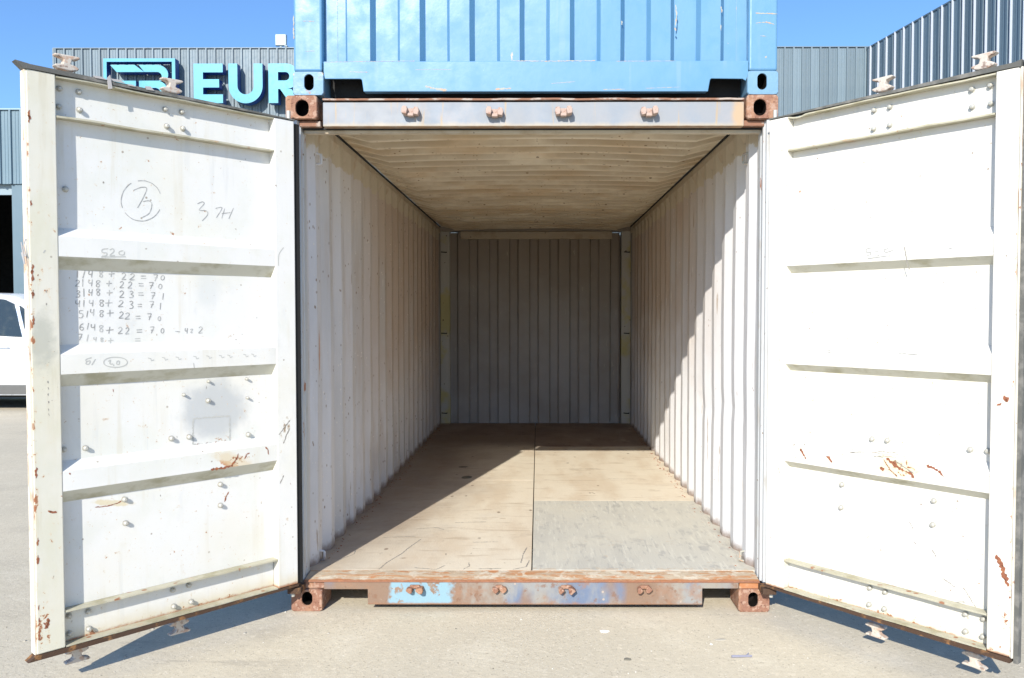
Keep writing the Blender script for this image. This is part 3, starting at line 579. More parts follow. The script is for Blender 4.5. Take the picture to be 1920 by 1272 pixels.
ST = [[(0.752, 2.038), (0.722, 2.054), (0.696, 2.053), (0.713, 2.008), (0.736, 1.965)], [(0.713, 1.994), (0.687, 2.0), (0.675, 1.984), (0.687, 1.946), (0.717, 1.925)], [(0.471, 2.008), (0.449, 2.019), (0.44, 2.011), (0.464, 1.98), (0.431, 1.98), (0.424, 1.963), (0.45, 1.932)], [(0.386, 1.995), (0.354, 2.001), (0.383, 1.952)], [(0.341, 1.999), (0.357, 1.951)], [(0.356, 1.974), (0.314, 1.982)], [(0.298, 2.005), (0.322, 1.952)], [(0.638, 2.036), (0.644, 2.049), (0.652, 2.061), (0.663, 2.07), (0.675, 2.078), (0.689, 2.082), (0.703, 2.085), (0.718, 2.084), (0.733, 2.081)], [(0.761, 2.068), (0.773, 2.058), (0.783, 2.046), (0.792, 2.033), (0.798, 2.018), (0.802, 2.003), (0.804, 1.988), (0.803, 1.974), (0.799, 1.959)], [(0.789, 1.94), (0.78, 1.93), (0.769, 1.921), (0.757, 1.914), (0.743, 1.91), (0.728, 1.909), (0.713, 1.91), (0.699, 1.914), (0.684, 1.921), (0.671, 1.929), (0.659, 1.94), (0.649, 1.953), (0.641, 1.967)]]
ST2 = [[(0.876, 1.778), (0.898, 1.774), (0.9, 1.761), (0.883, 1.76), (0.884, 1.749), (0.901, 1.746)], [(0.87, 1.773), (0.857, 1.779), (0.854, 1.767), (0.87, 1.75), (0.85, 1.751)], [(0.816, 1.773), (0.832, 1.768), (0.831, 1.756), (0.814, 1.756), (0.811, 1.769)], [(0.905, 1.742), (0.806, 1.748)], [(0.948, 1.326), (0.969, 1.319), (0.967, 1.311), (0.954, 1.313), (0.958, 1.3), (0.97, 1.301), (0.965, 1.312)], [(0.933, 1.319), (0.948, 1.295)], [(0.883, 1.307), (0.874, 1.313), (0.877, 1.297), (0.864, 1.296)], [(0.861, 1.293), (0.863, 1.287)], [(0.848, 1.306), (0.839, 1.307), (0.84, 1.293), (0.85, 1.295), (0.848, 1.306)], [(0.064, 1.831), (0.09, 1.794), (0.092, 1.74)], [(1.112, 1.759), (1.12, 1.747)], [(0.52, 1.284), (0.517, 1.263)], [(0.806, 1.3), (0.809, 1.293), (0.817, 1.287), (0.83, 1.283), (0.846, 1.281), (0.863, 1.282), (0.878, 1.285), (0.891, 1.29), (0.899, 1.297), (0.901, 1.305), (0.898, 1.312), (0.89, 1.318), (0.878, 1.322), (0.862, 1.324), (0.845, 1.323), (0.83, 1.32), (0.817, 1.315), (0.809, 1.308), (0.806, 1.3)]]
ST3 = [[(0.536, 1.796), (0.513, 1.794), (0.513, 1.779), (0.531, 1.778), (0.529, 1.767), (0.511, 1.767)], [(0.552, 1.779), (0.567, 1.781), (0.554, 1.762), (0.571, 1.763)], [(0.613, 1.79), (0.594, 1.786), (0.602, 1.774), (0.636, 1.782)], [(0.517, 1.751), (0.579, 1.756), (0.623, 1.758)], [(0.321, 1.333), (0.341, 1.334)], [(0.324, 1.323), (0.343, 1.326)], [(0.665, 1.334), (0.745, 1.332)], [(0.867, 1.773), (0.884, 1.776)]]
BL = [(1.045, 0.952), (0.963, 0.948), (0.606, 0.948), (0.525, 0.946), (0.237, 0.925), (0.38, 0.706), (0.381, 0.607), (0.811, 0.708), (0.808, 0.604), (0.434, 1.104), (1.037, 0.263), (0.963, 0.262), (0.609, 0.263), (0.536, 0.267), (1.037, 0.189), (0.962, 0.188), (0.607, 0.188), (0.527, 0.188), (0.432, 1.194), (0.243, 1.194), (0.434, 1.102), (0.548, 1.14), (0.24, 1.103), (1.037, 2.415), (0.965, 2.416), (1.041, 2.342), (0.963, 2.343), (0.613, 2.41), (0.539, 2.411), (0.607, 2.336), (0.535, 2.338), (1.021, 2.013)]
BR = [(0.527, 0.941), (0.598, 0.943), (0.951, 0.948), (1.018, 0.951), (0.383, 0.711), (0.38, 0.603), (0.806, 0.71), (0.803, 0.607), (0.526, 0.263), (0.598, 0.263), (0.523, 0.186), (0.595, 0.186), (0.943, 0.262), (1.014, 0.263), (0.944, 0.19), (1.012, 0.189), (0.517, 2.413), (0.59, 2.414), (0.516, 2.331), (0.59, 2.335), (0.934, 2.418), (1.005, 2.418), (0.936, 2.347), (1.008, 2.346)]
RUSTL = [[(0.446, 0.792), (0.387, 0.789), (0.343, 0.795), (0.321, 0.822), (0.309, 0.847)], [(0.281, 0.817), (0.27, 0.838), (0.253, 0.843)], [(1.04, 0.857), (1.035, 0.859)], [(0.929, 0.694), (0.881, 0.69), (0.835, 0.696), (0.808, 0.714)], [(0.36, 0.62), (0.349, 0.645), (0.338, 0.664)], [(0.099, 0.913), (0.062, 0.954), (0.037, 0.979)], [(0.075, 0.867), (0.057, 0.909), (0.04, 0.94)], [(0.171, 0.862), (0.16, 0.849), (0.154, 0.822)], [(0.096, 0.671), (0.075, 0.71)], [(1.12, 0.721), (1.088, 0.708)]]
RUSTR = [[(0.187, 0.859), (0.205, 0.835), (0.221, 0.813)], [(0.325, 0.839), (0.345, 0.83), (0.358, 0.816)], [(0.792, 0.864), (0.823, 0.857), (0.852, 0.842), (0.864, 0.825)], [(0.587, 0.822), (0.608, 0.823)], [(0.616, 0.872), (0.644, 0.854), (0.675, 0.832), (0.727, 0.82), (0.74, 0.802)], [(0.648, 0.868), (0.701, 0.841), (0.74, 0.821)], [(0.603, 0.866), (0.631, 0.826), (0.667, 0.797)], [(1.075, 0.549), (1.092, 0.512), (1.107, 0.468), (1.119, 0.432)], [(1.123, 0.392), (1.13, 0.391)], [(0.439, 0.873), (0.52, 0.887)], [(0.538, 0.895), (0.665, 0.9)], [(0.557, 0.873), (0.603, 0.874)], [(0.145, 0.868), (0.162, 0.875)], [(0.157, 0.818), (0.17, 0.806)], [(0.066, 0.752), (0.081, 0.72)], [(0.205, 0.882), (0.217, 0.88)]]
RUSTR2 = [[(1.089, 1.17), (1.107, 1.175), (1.104, 1.158)], [(1.065, 1.143), (1.083, 1.153)], [(0.684, 1.795), (0.696, 1.729), (0.708, 1.693)]]
DENTL = [(0.505, 1.027), (0.328, 1.024), (0.329, 0.897), (0.507, 0.907)]
def make_door(hx, hy, ox, oy, left):
    ang = math.atan2(oy - hy, ox - hx); sg = 1 if left else -1
    d = empty('container_door', (hx, hy, .0185), ang, box); d.scale = (.9877, .9877, .9877)     # leaf 1.16 m wide, 2.28 m high
    tag(d, 'left-hand door covered in pencilled sums' if left else 'right-hand door with rust scratches and no sums')
    W = 1.172 if left else 1.130; bi = 1.064 if left else 1.042; hb = .108 if left else .103
    Y = lambda n: sg * n
    wob = lambda a, b: mnoise.noise(Vector((a * 2.2, b * 2.2, sg * 5))) * .0030
    PO = lambda a, b: Y(-H + wob(a, b) + .0009)                  # just on the panel
    RO = lambda a, b: Y(.0009 if (a < hb or a > bi) else -.002 + wob(a, b) * .35 + .0009)
    pm = 'doorL' if left else 'doorR'
    def B(mb, x0, x1, n0, n1, z0, z1, mi=0):
        a, b = sorted((Y(n0), Y(n1))); return mb.box(x0, x1, a, b, z0, z1, mi)
    ZB, ZT = .152, 2.456
    B(MB(), 0.0, hb, -.05, 0, ZB, ZT).build('hinge_side_bar', pm, d, .004)
    o = B(MB(), bi, W - .004, -.05, .0, ZB, ZT + .002).build('outer_side_bar', 'barL' if left else pm, d, .004)
    B(MB(), W - .0035, W + .002, -.05, -.004, ZB, ZT).build('door_edge', 'edge', d)
    # top and bottom channels
    e = .0015
    for nm, za, zb, zc, zd in (('top_rail', 2.291, 2.2985, 2.4495, 2.456), ('bottom_rail', .152, .158, .293, .300)):
        mb = MB(); B(mb, hb + e, bi - e, -.052, -.0465, za, zd, 0)
        # flanges with slightly wavy lips
        for (f0, f1) in ((za, zb), (zc, zd)):
            n = 40; top = []
            rows = [[], [], [], [], []]
            for k in range(n + 1):
                s_ = hb + e + (bi - hb - 2 * e) * k / n
                wv = mnoise.noise(Vector((s_ * 6, f0 * 3, sg))) * .003 + mnoise.noise(Vector((s_ * 25, f0, sg))) * .001
                if not left and f0 > 2.4 and s_ < .2: wv += .008 * math.sin((s_ - hb) / .1 * 3.14) * -1
                rows[0].append((s_, Y(-.0465), f0)); rows[1].append((s_, Y(-.001 + wv * .6), f0 + wv)); rows[2].append((s_, Y(-.001 + wv * .6), f1 + wv)); rows[3].append((s_, Y(-.0465), f1)); rows[4].append((s_, Y(-.0465), f0))
            mb.grid(rows, 1)
        mb.build(nm, [pm, 'flange'], d)
    # pressed panel with three horizontal ribs
    prof = [(2.2905, -H)]
    for zb in (1.737, 1.262, .788):
        prof += [(zb + .118, -H), (zb + .080, -.002), (zb, -.002), (zb - (.052 if left else .034), -H)]
    prof += [(.3005, -H)]
    pts = []
    for i in range(len(prof) - 1):
        (za, na), (zb, nb) = prof[i], prof[i + 1]; k = max(1, int(abs(za - zb) / .05))
        for j in range(k): pts.append((za + (zb - za) * j / k, na + (nb - na) * j / k))
    pts.append(prof[-1]); rows = []
    for z, n in pts:
        row = []
        for k in range(25):
            s_ = hb + (bi - hb) * k / 24
            dn = wob(s_, z) * (1 if n < -.04 else .35)
            if k in (0, 24): dn = 0
            row.append((s_, Y(n + dn), z))
        rows.append(row)
    mb = MB()
    for q in range(len(rows) - 1):
        mb.grid(rows[q:q + 2], 1 if (pts[q][1] > pts[q + 1][1] + .01 or (abs(pts[q][1] - pts[q + 1][1]) > .01 and any(abs(pts[q][0] - zz) < .056 and pts[q + 1][0] < zz for zz in (1.737, 1.262, .788)))) and any(zz - .06 < pts[q + 1][0] < zz for zz in (1.737, 1.262, .788)) else 0)
    pn = mb.build('pressed_panel', [pm, 'under_rib'], d)
    B(MB(), .02, W - .02, -.060, -.053, .17, 2.44).build('outer_skin', 'outer', d)
    # rust line along the bottom
    # gaskets
    gl = 1.205 if left else 1.135
    mb = MB(); tip = gl
    a, b = sorted((Y(-.040), Y(.004)))
    mb.prism([(-.004, ZT + .002), (W - .02, ZT + .0035), (W + .003, ZT + .0005), (tip, ZT + .028), (W - .02, ZT + .022), (.3, ZT + .012), (-.004, ZT + .0075)], a, b, 'y'); mb.build('top_gasket', 'gasket', d)
    mb = MB(); mb.prism([(-.002, ZB - .002), (.3, ZB - .002), (W, ZB - .002), (W + .001, ZB - .001), (tip - .004, ZB - .022), (W - .05, ZB - .022), (.5, ZB - .018), (-.002, ZB - .012)], a, b, 'y'); mb.build('bottom_gasket', 'gasketR', d)
    if left: B(MB(), -.034, -.003, -.050, -.010, ZB, ZT - .01).build('hinge_gasket_shade', 'gapblack', d)  # black strip stands in for the shade of the hinge gap
    else:
        B(MB(), W + .004, W + .010, -.040, .003, ZB, ZT).build('seal_retainer', 'edge', d); B(MB(), W + .0105, gl + .022, -.036, -.004, ZB - .02, ZT + .026).build('edge_gasket', 'gasket', d)
        B(MB(), -.008, -.003, -.050, -.016, ZB, ZT - .01).build('hinge_gasket_shade', 'gasket', d)
    # locking bars with cams on the outside
    for sx, zt_, zb_ in (((.564, 2.524, .078), (.995, 2.530, .083)) if left else ((.537, 2.527, .066), (.964, 2.528, .071))):
        rod = MB().cyl((sx, Y(-.088), .12), (sx, Y(-.088), 2.490), .017, n=12).build('locking_bar', 'cam', d, smooth=True)
        for top in (1, 0):
            z = zt_ if top else zb_; q = 1 if top else -1
            c = MB(); a, b = sorted((Y(-.106), Y(-.070)))
            out = [(-.018, -.034), (-.036, -.030), (-.050, -.020), (-.044, -.015), (-.018, -.010), (-.014, .008), (-.024, .015), (-.046, .020), (-.048, .028), (.042, .030), (.050, .024), (.040, .018), (.018, .012), (.013, -.006), (.030, -.010), (.044, -.018), (.040, -.026), (.018, -.034)]
            fl_ = -1 if left else 1
            c.prism([(sx + p[0] * fl_, z + q * (p[1] + .006)) for p in out], a, b, 'y'); c.build('lock_cam', 'cam', rod, .004)
        for z in (.42, 1.0, 1.9, 2.2):
            a, b = sorted((Y(-.110), Y(-.061))); MB().box(sx - .045, sx + .045, a, b, z - .03, z + .03).build('bar_bracket', 'cam', rod, .004)
    MB().box(.52, .60, *sorted((Y(-.125), Y(-.107))), 1.02, 1.05).build('lock_handle', 'cam', d, .003)
    # bolts
    for i, (s_, z) in enumerate(BL if left else BR):
        big = i < 200
        r = .0095 if not (left and i in (18, 19, 20, 21, 22)) else .006
        q = MB(); n0, n1 = -H - .001, -H + .017
        q.cyl((0, Y(n0), 0), (0, Y(n0 + .003), 0), r * 1.35, n=12); q.cyl((0, Y(n0 + .003), 0), (0, Y(n1 - .004), 0), r, n=10); q.cyl((0, Y(n1 - .004), 0), (0, Y(n1), 0), r, r * .55, n=10)
        q.build('bolt_head', 'bolt', d, loc=(s_, 0, z))
    # writing
    if left:
        mb = MB(); mf = MB()
        for i, (c, s_, z, h) in enumerate(TXT):
            if i < 10: z -= .006
            tgt = mf if i > len(TXT) - 6 else mb
            w_ = h * random.uniform(.62, .8) * (1.15 if c in '+=-' else 1)
            sl = random.uniform(-.05, .15)
            for st in GL[c]:
                ribbon(tgt, [(s_ - (u - .5 + sl * (v - .5)) * w_, z + (v - .5) * h) for u, v in st], .0034, PO)
        for st in ST: ribbon(mb, st, .0030, PO)
        for st in ST2: ribbon(mf, st, .0036, RO)
        ribbon(mf, [(.60, 1.222), (.595, 1.245), (.588, 1.228), (.582, 1.246), (.578, 1.222)], .003, PO); 
        mb.build('pencil_sums', 'pencil', d)['kind'] = 'stuff'; mf.build('faint_pencil_marks', 'pencil2', d)['kind'] = 'stuff'
    else:
        mf = MB()
        for st in ST3: ribbon(mf, st, .0038, RO)
        mf.build('faint_pencil_marks', 'pencil', d)['kind'] = 'stuff'
    mb = MB(); ms = MB(); mf2 = MB()
    if left:
        for i, st in enumerate(RUSTL):
            tgt = ms if i in (5, 6, 8) else mb; off = RO if i not in (3, 4) else PO
            ribbon(tgt, st, (.010, .008, .010, .004, .006, .005, .005, .006, .005, .010)[i] * .9, off, jag=.8, smooth=False)
        q = [tuple(p) for p in DENTL]
        for i in range(4): ribbon(mf2, [q[i], q[(i + 1) % 4]], .0065, PO, jag=1.0, smooth=False)
        for k in range(7): a_ = .35 + k * .022; ribbon(mb, [(a_, .908 + random.uniform(-.006, .008)), (a_ + .008, .905 + random.uniform(-.006, .006))], .0035, PO, jag=.9, smooth=False)
        for z in [2.3, 2.28, 1.95, 1.7, 1.66, 1.6, 1.5, .62, .55, .35, .3, .25, .9]:   # flaking edge of the outer bar
            ribbon(mb, [(1.158, z), (1.160, z - random.uniform(.01, .05))], .007, RO, jag=.9, smooth=False)
        for k in range(5): ribbon(mb, [(1.135 + random.uniform(-.012, .012), .255 + random.uniform(-.04, .04)), (1.13, .25)], .007, RO, jag=.9, smooth=False)
    else:
        for i, st in enumerate(RUSTR):
            tgt = ms if i in (9, 10, 11, 12, 13, 14, 15, 5) else mb
            ribbon(tgt, st, (.008, .012, .009, .016, .010, .004, .004, .015, .010, .003, .003, .003, .004, .004, .004, .003)[i], RO, jag=.85, smooth=False)
        ribbon(mb, RUSTR2[0], .018, RO, jag=.7, smooth=False); ribbon(mb, RUSTR2[1], .010, RO, jag=.8, smooth=False); ribbon(ms, RUSTR2[2], .004, RO, jag=.7, smooth=False)
        for a, b in (([(.80, .50), (.82, .47)], 0), ([(.72, .52), (.74, .50)], 0), ([(.84, .39), (.90, .36)], 0), ([(.93, .37), (.98, .30)], 0), ([(.70, .60), (.72, .57)], 0), ([(.90, .30), (.94, .31)], 0)): ribbon(ms, a, .0035, PO, jag=.9, smooth=False)
    for k in range(24):
        s_ = random.uniform(.03, W - .03); z = random.uniform(.2, 2.3); on_bar = s_ < hb - .01 or s_ > bi + .01
        if not on_bar and (s_ < hb + .02 or s_ > bi - .02 or any(zb - .06 < z < zb + .14 for zb in (1.737, 1.262, .788)) or z > 2.27 or z < .33): continue
        ribbon(ms if k % 3 else mb, [(s_, z), (s_ + random.uniform(-.006, .006), z - random.uniform(.004, .014))], random.uniform(.002, .005), RO if on_bar else PO, jag=.9, smooth=False)
    if left:
        for z in [1.60, 1.55, 1.24, 1.215, 1.19, 1.16, 1.13, 1.11]: ribbon(ms, [(1.112, z), (1.110 + random.uniform(-.003, .003), z - .010)], .004, RO, jag=.8, smooth=False)
        for s_ in (.72, .66, .60, .52, .46, .40, .36, .28, .24): ribbon(mf2, [(s_, 1.315), (s_ - .012, 1.312), (s_ - .014, 1.302), (s_ - .026, 1.306)], .003, RO, smooth=False)
        mf2.build('faint_outline', 'pencil2', d)['kind'] = 'stuff'
    mb.build('rust_scratches', 'rust', d)['kind'] = 'stuff'; ms.build('grey_scratches', 'scratch', d)['kind'] = 'stuff'
    return d
dl = make_door(-1.1572, -.080, -1.9355, -.9393, True)
dr = make_door(1.1560, -.080, 1.8671, -.9393, False)
# torn tape on the left door's gasket, frayed cord at its edge
mb = MB()
for (s_, z, w_, h_) in ((.862, 2.468, .010, .050), (.90, 2.478, .030, .008), (.83, 2.480, .030, .009), (.70, 2.475, .020, .014), (.775, 2.472, .020, .006)):
    mb.prism([(s_ - w_, z - h_ * .5), (s_ + w_ * .6, z - h_ * .6), (s_ + w_, z + h_ * .3), (s_ - w_ * .2, z + h_ * .6)], .0045, .008, 'y')
mb.build('tape_scraps', 'tape', dl)['kind'] = 'stuff'
mb = MB(); p0 = Vector((1.178, -.006, 1.80))
for p1 in ((1.188, -.004, 1.77), (1.180, 0, 1.73), (1.192, -.008, 1.745), (1.184, -.004, 1.70), (1.194, -.004, 1.785)):
    mb.cyl(p0, p1, .003, .002, n=6); p0 = Vector(p1)
mb.build('frayed_cord', 'tape', dl)

# ================================================================== UPPER CONTAINER
up = empty('shipping_container', (.018, .026, 2.596))
tag(up, 'bright blue closed shipping container stacked on top of the open one', 'shipping container')
Hc = 2.591
for sx in (-1, 1):
    for z in (0, Hc - .118):
        if z == 0: casting(MB(), sx * 1.134, z, .120, sx * 1.130, .066, .046, .078, wx=.156, rc=.014).build('corner_casting', ['bluecast', 'cavity'], up)
        else: MB().box(sx * 1.056, sx * 1.212, 0, .178, z, Hc).build('corner_casting', 'bluecast', up, .01)
        MB().box(sx * 1.056, sx * 1.212, 5.88, 6.058, z, z + .118).build('corner_casting', 'bluecast', up, .01)
    MB().box(sx * 1.064, sx * 1.208, .006, .10, .1205, Hc - .1185).build('corner_post', 'blue', up, .012, 3)
    MB().box(sx * 1.10, sx * 1.20, 5.95, 6.05, .1185, Hc - .1185).build('corner_post', 'blue', up, .01)
    MB().box(sx * 1.14, sx * 1.20, .178, 5.88, .01, .16).build('bottom_side_rail', 'blue', up)
    MB().box(sx * 1.14, sx * 1.20, .178, 5.88, Hc - .07, Hc - .01).build('top_side_rail', 'blue', up)
    pr = corr(.278, .072, .068, .034, 5.78, 0); mb = MB()
    mb.grid([[(sx * (1.16 + d), a + .14, z) for a, d in pr] for z in (.161, Hc - .071)]); mb.build('side_wall', 'blue', up)
MB().box(-1.14, 1.14, .15, 6.0, Hc - .03, Hc - .02).build('roof_sheet', 'blue', up)
MB().box(-1.14, 1.14, .12, 6.0, .12, .16).build('underfloor', 'under', up)
for y in (.3, .8, 1.4, 2.2, 3.4, 4.6, 5.7): MB().box(-1.13, 1.13, y, y + .05, .02, .119).build('cross_member', 'under', up)
# bottom rail with the two pockets
mb = MB(); x0, x1 = -1.058, 1.062
rail = [(x0, .170), (x0, .120), (-1.052, .083), (-.874, .083), (-.866, .078), (-.858, .020), (.862, .018), (.872, .076), (.878, .082), (1.034, .080), (1.05, .07), (x1, .100), (x1, .170)]
mb.prism([(p[0], p[1]) for p in rail], .004, .012, 'y'); mb.box(x0, x1, .013, .09, .152, .170)
mb.box(-.857, .860, .013, .05, .020, .026)
brl = mb.build('bottom_rail', 'blue', up, .003)
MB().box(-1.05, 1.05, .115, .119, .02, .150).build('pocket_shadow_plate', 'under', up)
# end wall, vertical corrugation : recess flat, left slope, proud flat, right slope
mb = MB(); xs = []
dark = [-1.061, -.816, -.560, -.312, -.067, .190, .434, .683, .935]
pv = [(-1.062, .055), (-.957, .055), (-.940, .015), (-.826, .015)]
x = -.826
for k in range(7):
    pv += [(x + .022, .055), (x + .132, .055), (x + .149, .015), (x + .248, .015)]; x += .2505
pv += [(x + .022, .055), (1.064, .055)]
rows = []
for k in range(14):
    z = .171 + (Hc - .075 - .171) * k / 13
    rows.append([(a + mnoise.noise(Vector((a * 3, z * 1.5, 2))) * .004, b + mnoise.noise(Vector((a * 2, z * 1.3, 9))) * .004, z) for a, b in pv])
mb.grid(rows); mb.build('end_wall', 'blue', up)
MB().box(-1.064, 1.064, .006, .09, Hc - .074, Hc - .002).build('top_end_rail', 'blue', up)
MB().box(-1.064, 1.064, 5.98, 6.04, .02, Hc - .02).build('far_end', 'blue', up)
for (xx, z0) in ((-.999, .17), (1.012, .17)):
    MB().box(xx - .0015, xx + .0015, .0535, .0565, z0 + .01, Hc - .08).build('weld_seam', 'bluecast', up)
# scrapes of bare primer
mb = MB()
for p, w_, off in (([(-.12, .171), (.10, .169), (.3, .171)], .006, .0035), ([(-.55, .048), (-.49, .030), (-.44, .026)], .014, .0035), ([(-.20, .030), (-.12, .036)], .010, .0035), ([(.08, .058), (.20, .068)], .004, .0035), ([(.55, .034), (.72, .040)], .003, .0035), ([(.34, .028), (.45, .03)], .005, .0035),
                    ([(1.095, .405), (1.16, .402), (1.205, .400)], .008, .0052), ([(1.098, .354), (1.15, .360), (1.19, .348)], .007, .0052), ([(1.12, .292), (1.15, .290)], .010, .0052), ([(1.145, .19), (1.152, .185)], .014, .0052),
                    ([(.700, .45), (.705, .40), (.698, .34)], .008, .0125), ([(.695, .335), (.702, .32)], .016, .0125), ([(.925, .44), (.930, .41)], .012, .0125), ([(.43, .37), (.432, .35)], .012, .0125), ([(.925, .35), (.926, .32)], .008, .0125), ([(-1.16, .37), (-1.10, .368)], .004, .0052), ([(-1.15, .22), (-1.10, .222)], .004, .0052), ([(-.6, .128), (-.5, .130), (-.42, .128)], .003, .0035), ([(-.93, .118), (-.83, .116)], .005, .0035), ([(-1.05, .166), (-.85, .169), (-.6, .171)], .003, .0035), ([(.4, .168), (.7, .169)], .003, .0035), ([(-1.206, .40), (-1.205, .34), (-1.206, .28)], .008, .0052)):
    ribbon(mb, p, w_ * .6, off, jag=.9, smooth=False)
mb.build('bare_scrapes', 'cream', up)['kind'] = 'stuff'

# ================================================================== WAREHOUSES
def clad_panel(w_, z0, z1):
    """one profiled steel sheet strip, x 0..w_, proud ribs towards -y"""
    pr = [(0, 0), (w_ * .04, -.036), (w_ * .20, -.036), (w_ * .25, 0), (w_ * .48, 0), (w_ * .51, -.007), (w_ * .56, -.007), (w_ * .59, 0), (w_ * .76, 0), (w_ * .79, -.007), (w_ * .84, -.007), (w_ * .87, 0), (w_, 0)]
    mb = MB(); mb.grid([[(x, y, z) for x, y in pr] for z in (z0, z1)]); return mb
wh = empty('warehouse', (-10.86, 14.5, 0))
tag(wh, 'tall warehouse clad in blue-grey ribbed steel behind the containers, carrying the raised sign', 'warehouse', )
MB().box(0, 18.4, .03, 12, 0, 7.42).build('wall', 'clad', wh)
pt = clad_panel(.2, .02, 7.47).build('cladding_panel', 'clad', wh)
for k in range(1, 92): link_copy(pt, wh, (k * .2, 0, 0))
MB().box(-.03, 18.42, -.035, .10, 7.472, 7.490).build('parapet_cap', 'clad', wh)
MB().box(-.04, -.002, -.035, 12, 0, 7.471).build('corner_trim', 'clad', wh)
MB().box(5.2, 5.26, -.05, .05, 7.50, 7.53).build('roof_bracket', 'lampbody', wh)
rw = empty('warehouse', (7.40, 14.45, 0), math.atan2(-.985, .17))
tag(rw, 'dark blue steel-clad side wall with pale vertical ribs, rising towards the viewer at far right', 'warehouse')
MB().box(0, 9.2, .03, 3, 0, 7.38).build('wall', 'clad2', rw)
pt = clad_panel(.302, .02, 7.42); pt.v = [(v[0], v[1] * .5, v[2]) for v in pt.v]; pt = pt.build('cladding_panel', 'clad2', rw)
tr = MB().prism([(.0, 0), (.003, -.042), (.016, -.042), (.019, 0)], .01, 7.44, 'z').build('vertical_rib', 'ribpale', rw)
for k in range(1, 30): link_copy(pt, rw, (k * .302, 0, 0))
tr.location = (.15, -.002, 0)
for k in range(1, 30): link_copy(tr, rw, (.15 + k * .302, -.002, 0))
MB().box(-.02, 9.2, -.02, .08, 7.421, 7.45).build('parapet_cap', 'clad2', rw)
# low building at far left with a dark opening
lb = empty('garage_building', (-17, 11.2, 0))
tag(lb, 'low pale blue metal-clad garage with a tall dark open doorway behind the white car', 'garage')
MB().box(.0, 7.68, .03, .2, 3.93, 5.28).build('wall', 'clad3', lb)
pt = clad_panel(.2, 3.925, 5.29).build('cladding_panel', 'clad3', lb)
for k in range(1, 38): link_copy(pt, lb, (k * .2, 0, 0))
MB().box(-.02, 7.70, -.04, .22, 5.291, 5.315).build('parapet_cap', 'cap', lb)
MB().box(.0, 7.6, .12, .18, 3.74, 3.929).build('door_lintel', 'lampbody', lb)
mb = MB(); mb.box(7.2, 7.68, .03, .2, 0, 3.929); mb.build('door_jamb', 'clad3', lb)
MB().box(.0, .4, .03, .2, 0, 3.929).build('door_jamb', 'clad3', lb)
MB().box(7.60, 7.68, .21, 3.2, 0, 5.28).build('side_wall', 'clad3', lb)
MB().box(0, .08, .21, 8, 0, 5.28).build('side_wall', 'clad3', lb)
MB().box(.09, 7.59, .21, 3.2, 5.0, 5.2).build('roof', 'dark', lb); MB().box(.09, 6.0, 3.21, 8, 5.0, 5.2).build('roof', 'dark', lb)
MB().box(.09, 6.05, 7.9, 8.0, 0, 5.0).build('back_wall', 'dark', lb); MB().box(6.06, 7.6, 3.205, 3.25, 0, 5.0).build('back_wall', 'dark', lb); MB().box(5.98, 6.055, 3.26, 8, 0, 5.0).build('inner_wall', 'dark', lb)
MB().box(.1, 7.5, .3, 7.9, .004, .01).build('floor', 'dark', lb)
# sign : emblem and letters, measured from the sign's lower left corner
sg = empty('shop_sign', (-9.613, 14.20, 6.18)); sg.scale = (.981, 1, .981)
tag(sg, 'raised light blue emblem and large capital letters with navy sides on the warehouse wall', 'sign')
T = .20
def piece(name, outs, holes=None):
    mb = MB()
    for o in outs: mb.prism(o, 0, T, 'y', 0, 1)
    return mb.build(name, ['sign', 'signside'], sg)
def arc(cx, cz, r, a0, a1, n=10, rz=None):
    rz = rz or r; return [(cx + r * math.cos(R(a0 + (a1 - a0) * k / n)), cz + rz * math.sin(R(a0 + (a1 - a0) * k / n))) for k in range(n + 1)]
# emblem frame (zoom px: 12/px, .0121 m per px) -> x from 0 to 1.62, top 1.005, goes down behind the door
fw = .075; top = 1.005; wd = 1.63; bot = .02
piece('emblem_frame', [[(0, bot), (fw, bot), (fw, top - fw), (0, top)], [(0, top), (fw, top - fw), (wd - fw, top - fw), (wd, top)], [(wd - fw, bot), (wd, bot), (wd, top), (wd - fw, top - fw)], [(fw + .001, bot), (wd - fw - .001, bot), (wd - fw - .001, bot + fw), (fw + .001, bot + fw)]])
piece('emblem_stroke', [[(.155, .86), (.71, .86), (.83, .77), (.93, .70), (.30, .70)]])
piece('emblem_stroke', [[(.24, .505), (.735, .505), (.735, .345), (.24, .345)]])
o1 = arc(1.27, .655, .22, 90, -45, 10, .22); i1 = arc(1.245, .60, .115, 90, -90, 8, .095)
b1 = [(.80, .87)] + [(1.25, .87)] + arc(1.25, .62, .24, 80, -50, 10, .25) + [(1.25, .50)] + i1[::-1][:0] + [(1.24, .505)] + arc(1.235, .60, .12, -90, 90, 8, .095) + [(.93, .695)]
def strokes_poly(name, outer, inner):
    """closed band between two polylines of equal length"""
    mb = MB(); n = len(outer)
    for i in range(n - 1): mb.prism([outer[i], outer[i + 1], inner[i + 1], inner[i]], 0, T, 'y', 0, 1)
    return mb.build(name, ['sign', 'signside'], sg)
oa = [(.80, .86), (1.22, .86)] + arc(1.22, .64, .25, 85, -40, 8, .22)[:]
ia = [(.93, .70), (1.22, .70)] + arc(1.22, .60, .105, 85, -80, 8, .10)[:]
strokes_poly('emblem_stroke', oa, ia)
ob = [(.805, .505), (1.25, .505)] + arc(1.20, .30, .24, 60, 0, 6, .205) + [(1.44, .13)]
ib = [(.805, .345), (1.20, .345)] + arc(1.18, .24, .105, 80, 0, 6, .10) + [(1.285, .13)]
strokes_poly('emblem_stroke', ob, ib)
MB().box(.30, 1.2, 0, T, .10, .20, 0).build('emblem_stroke', 'sign', sg)
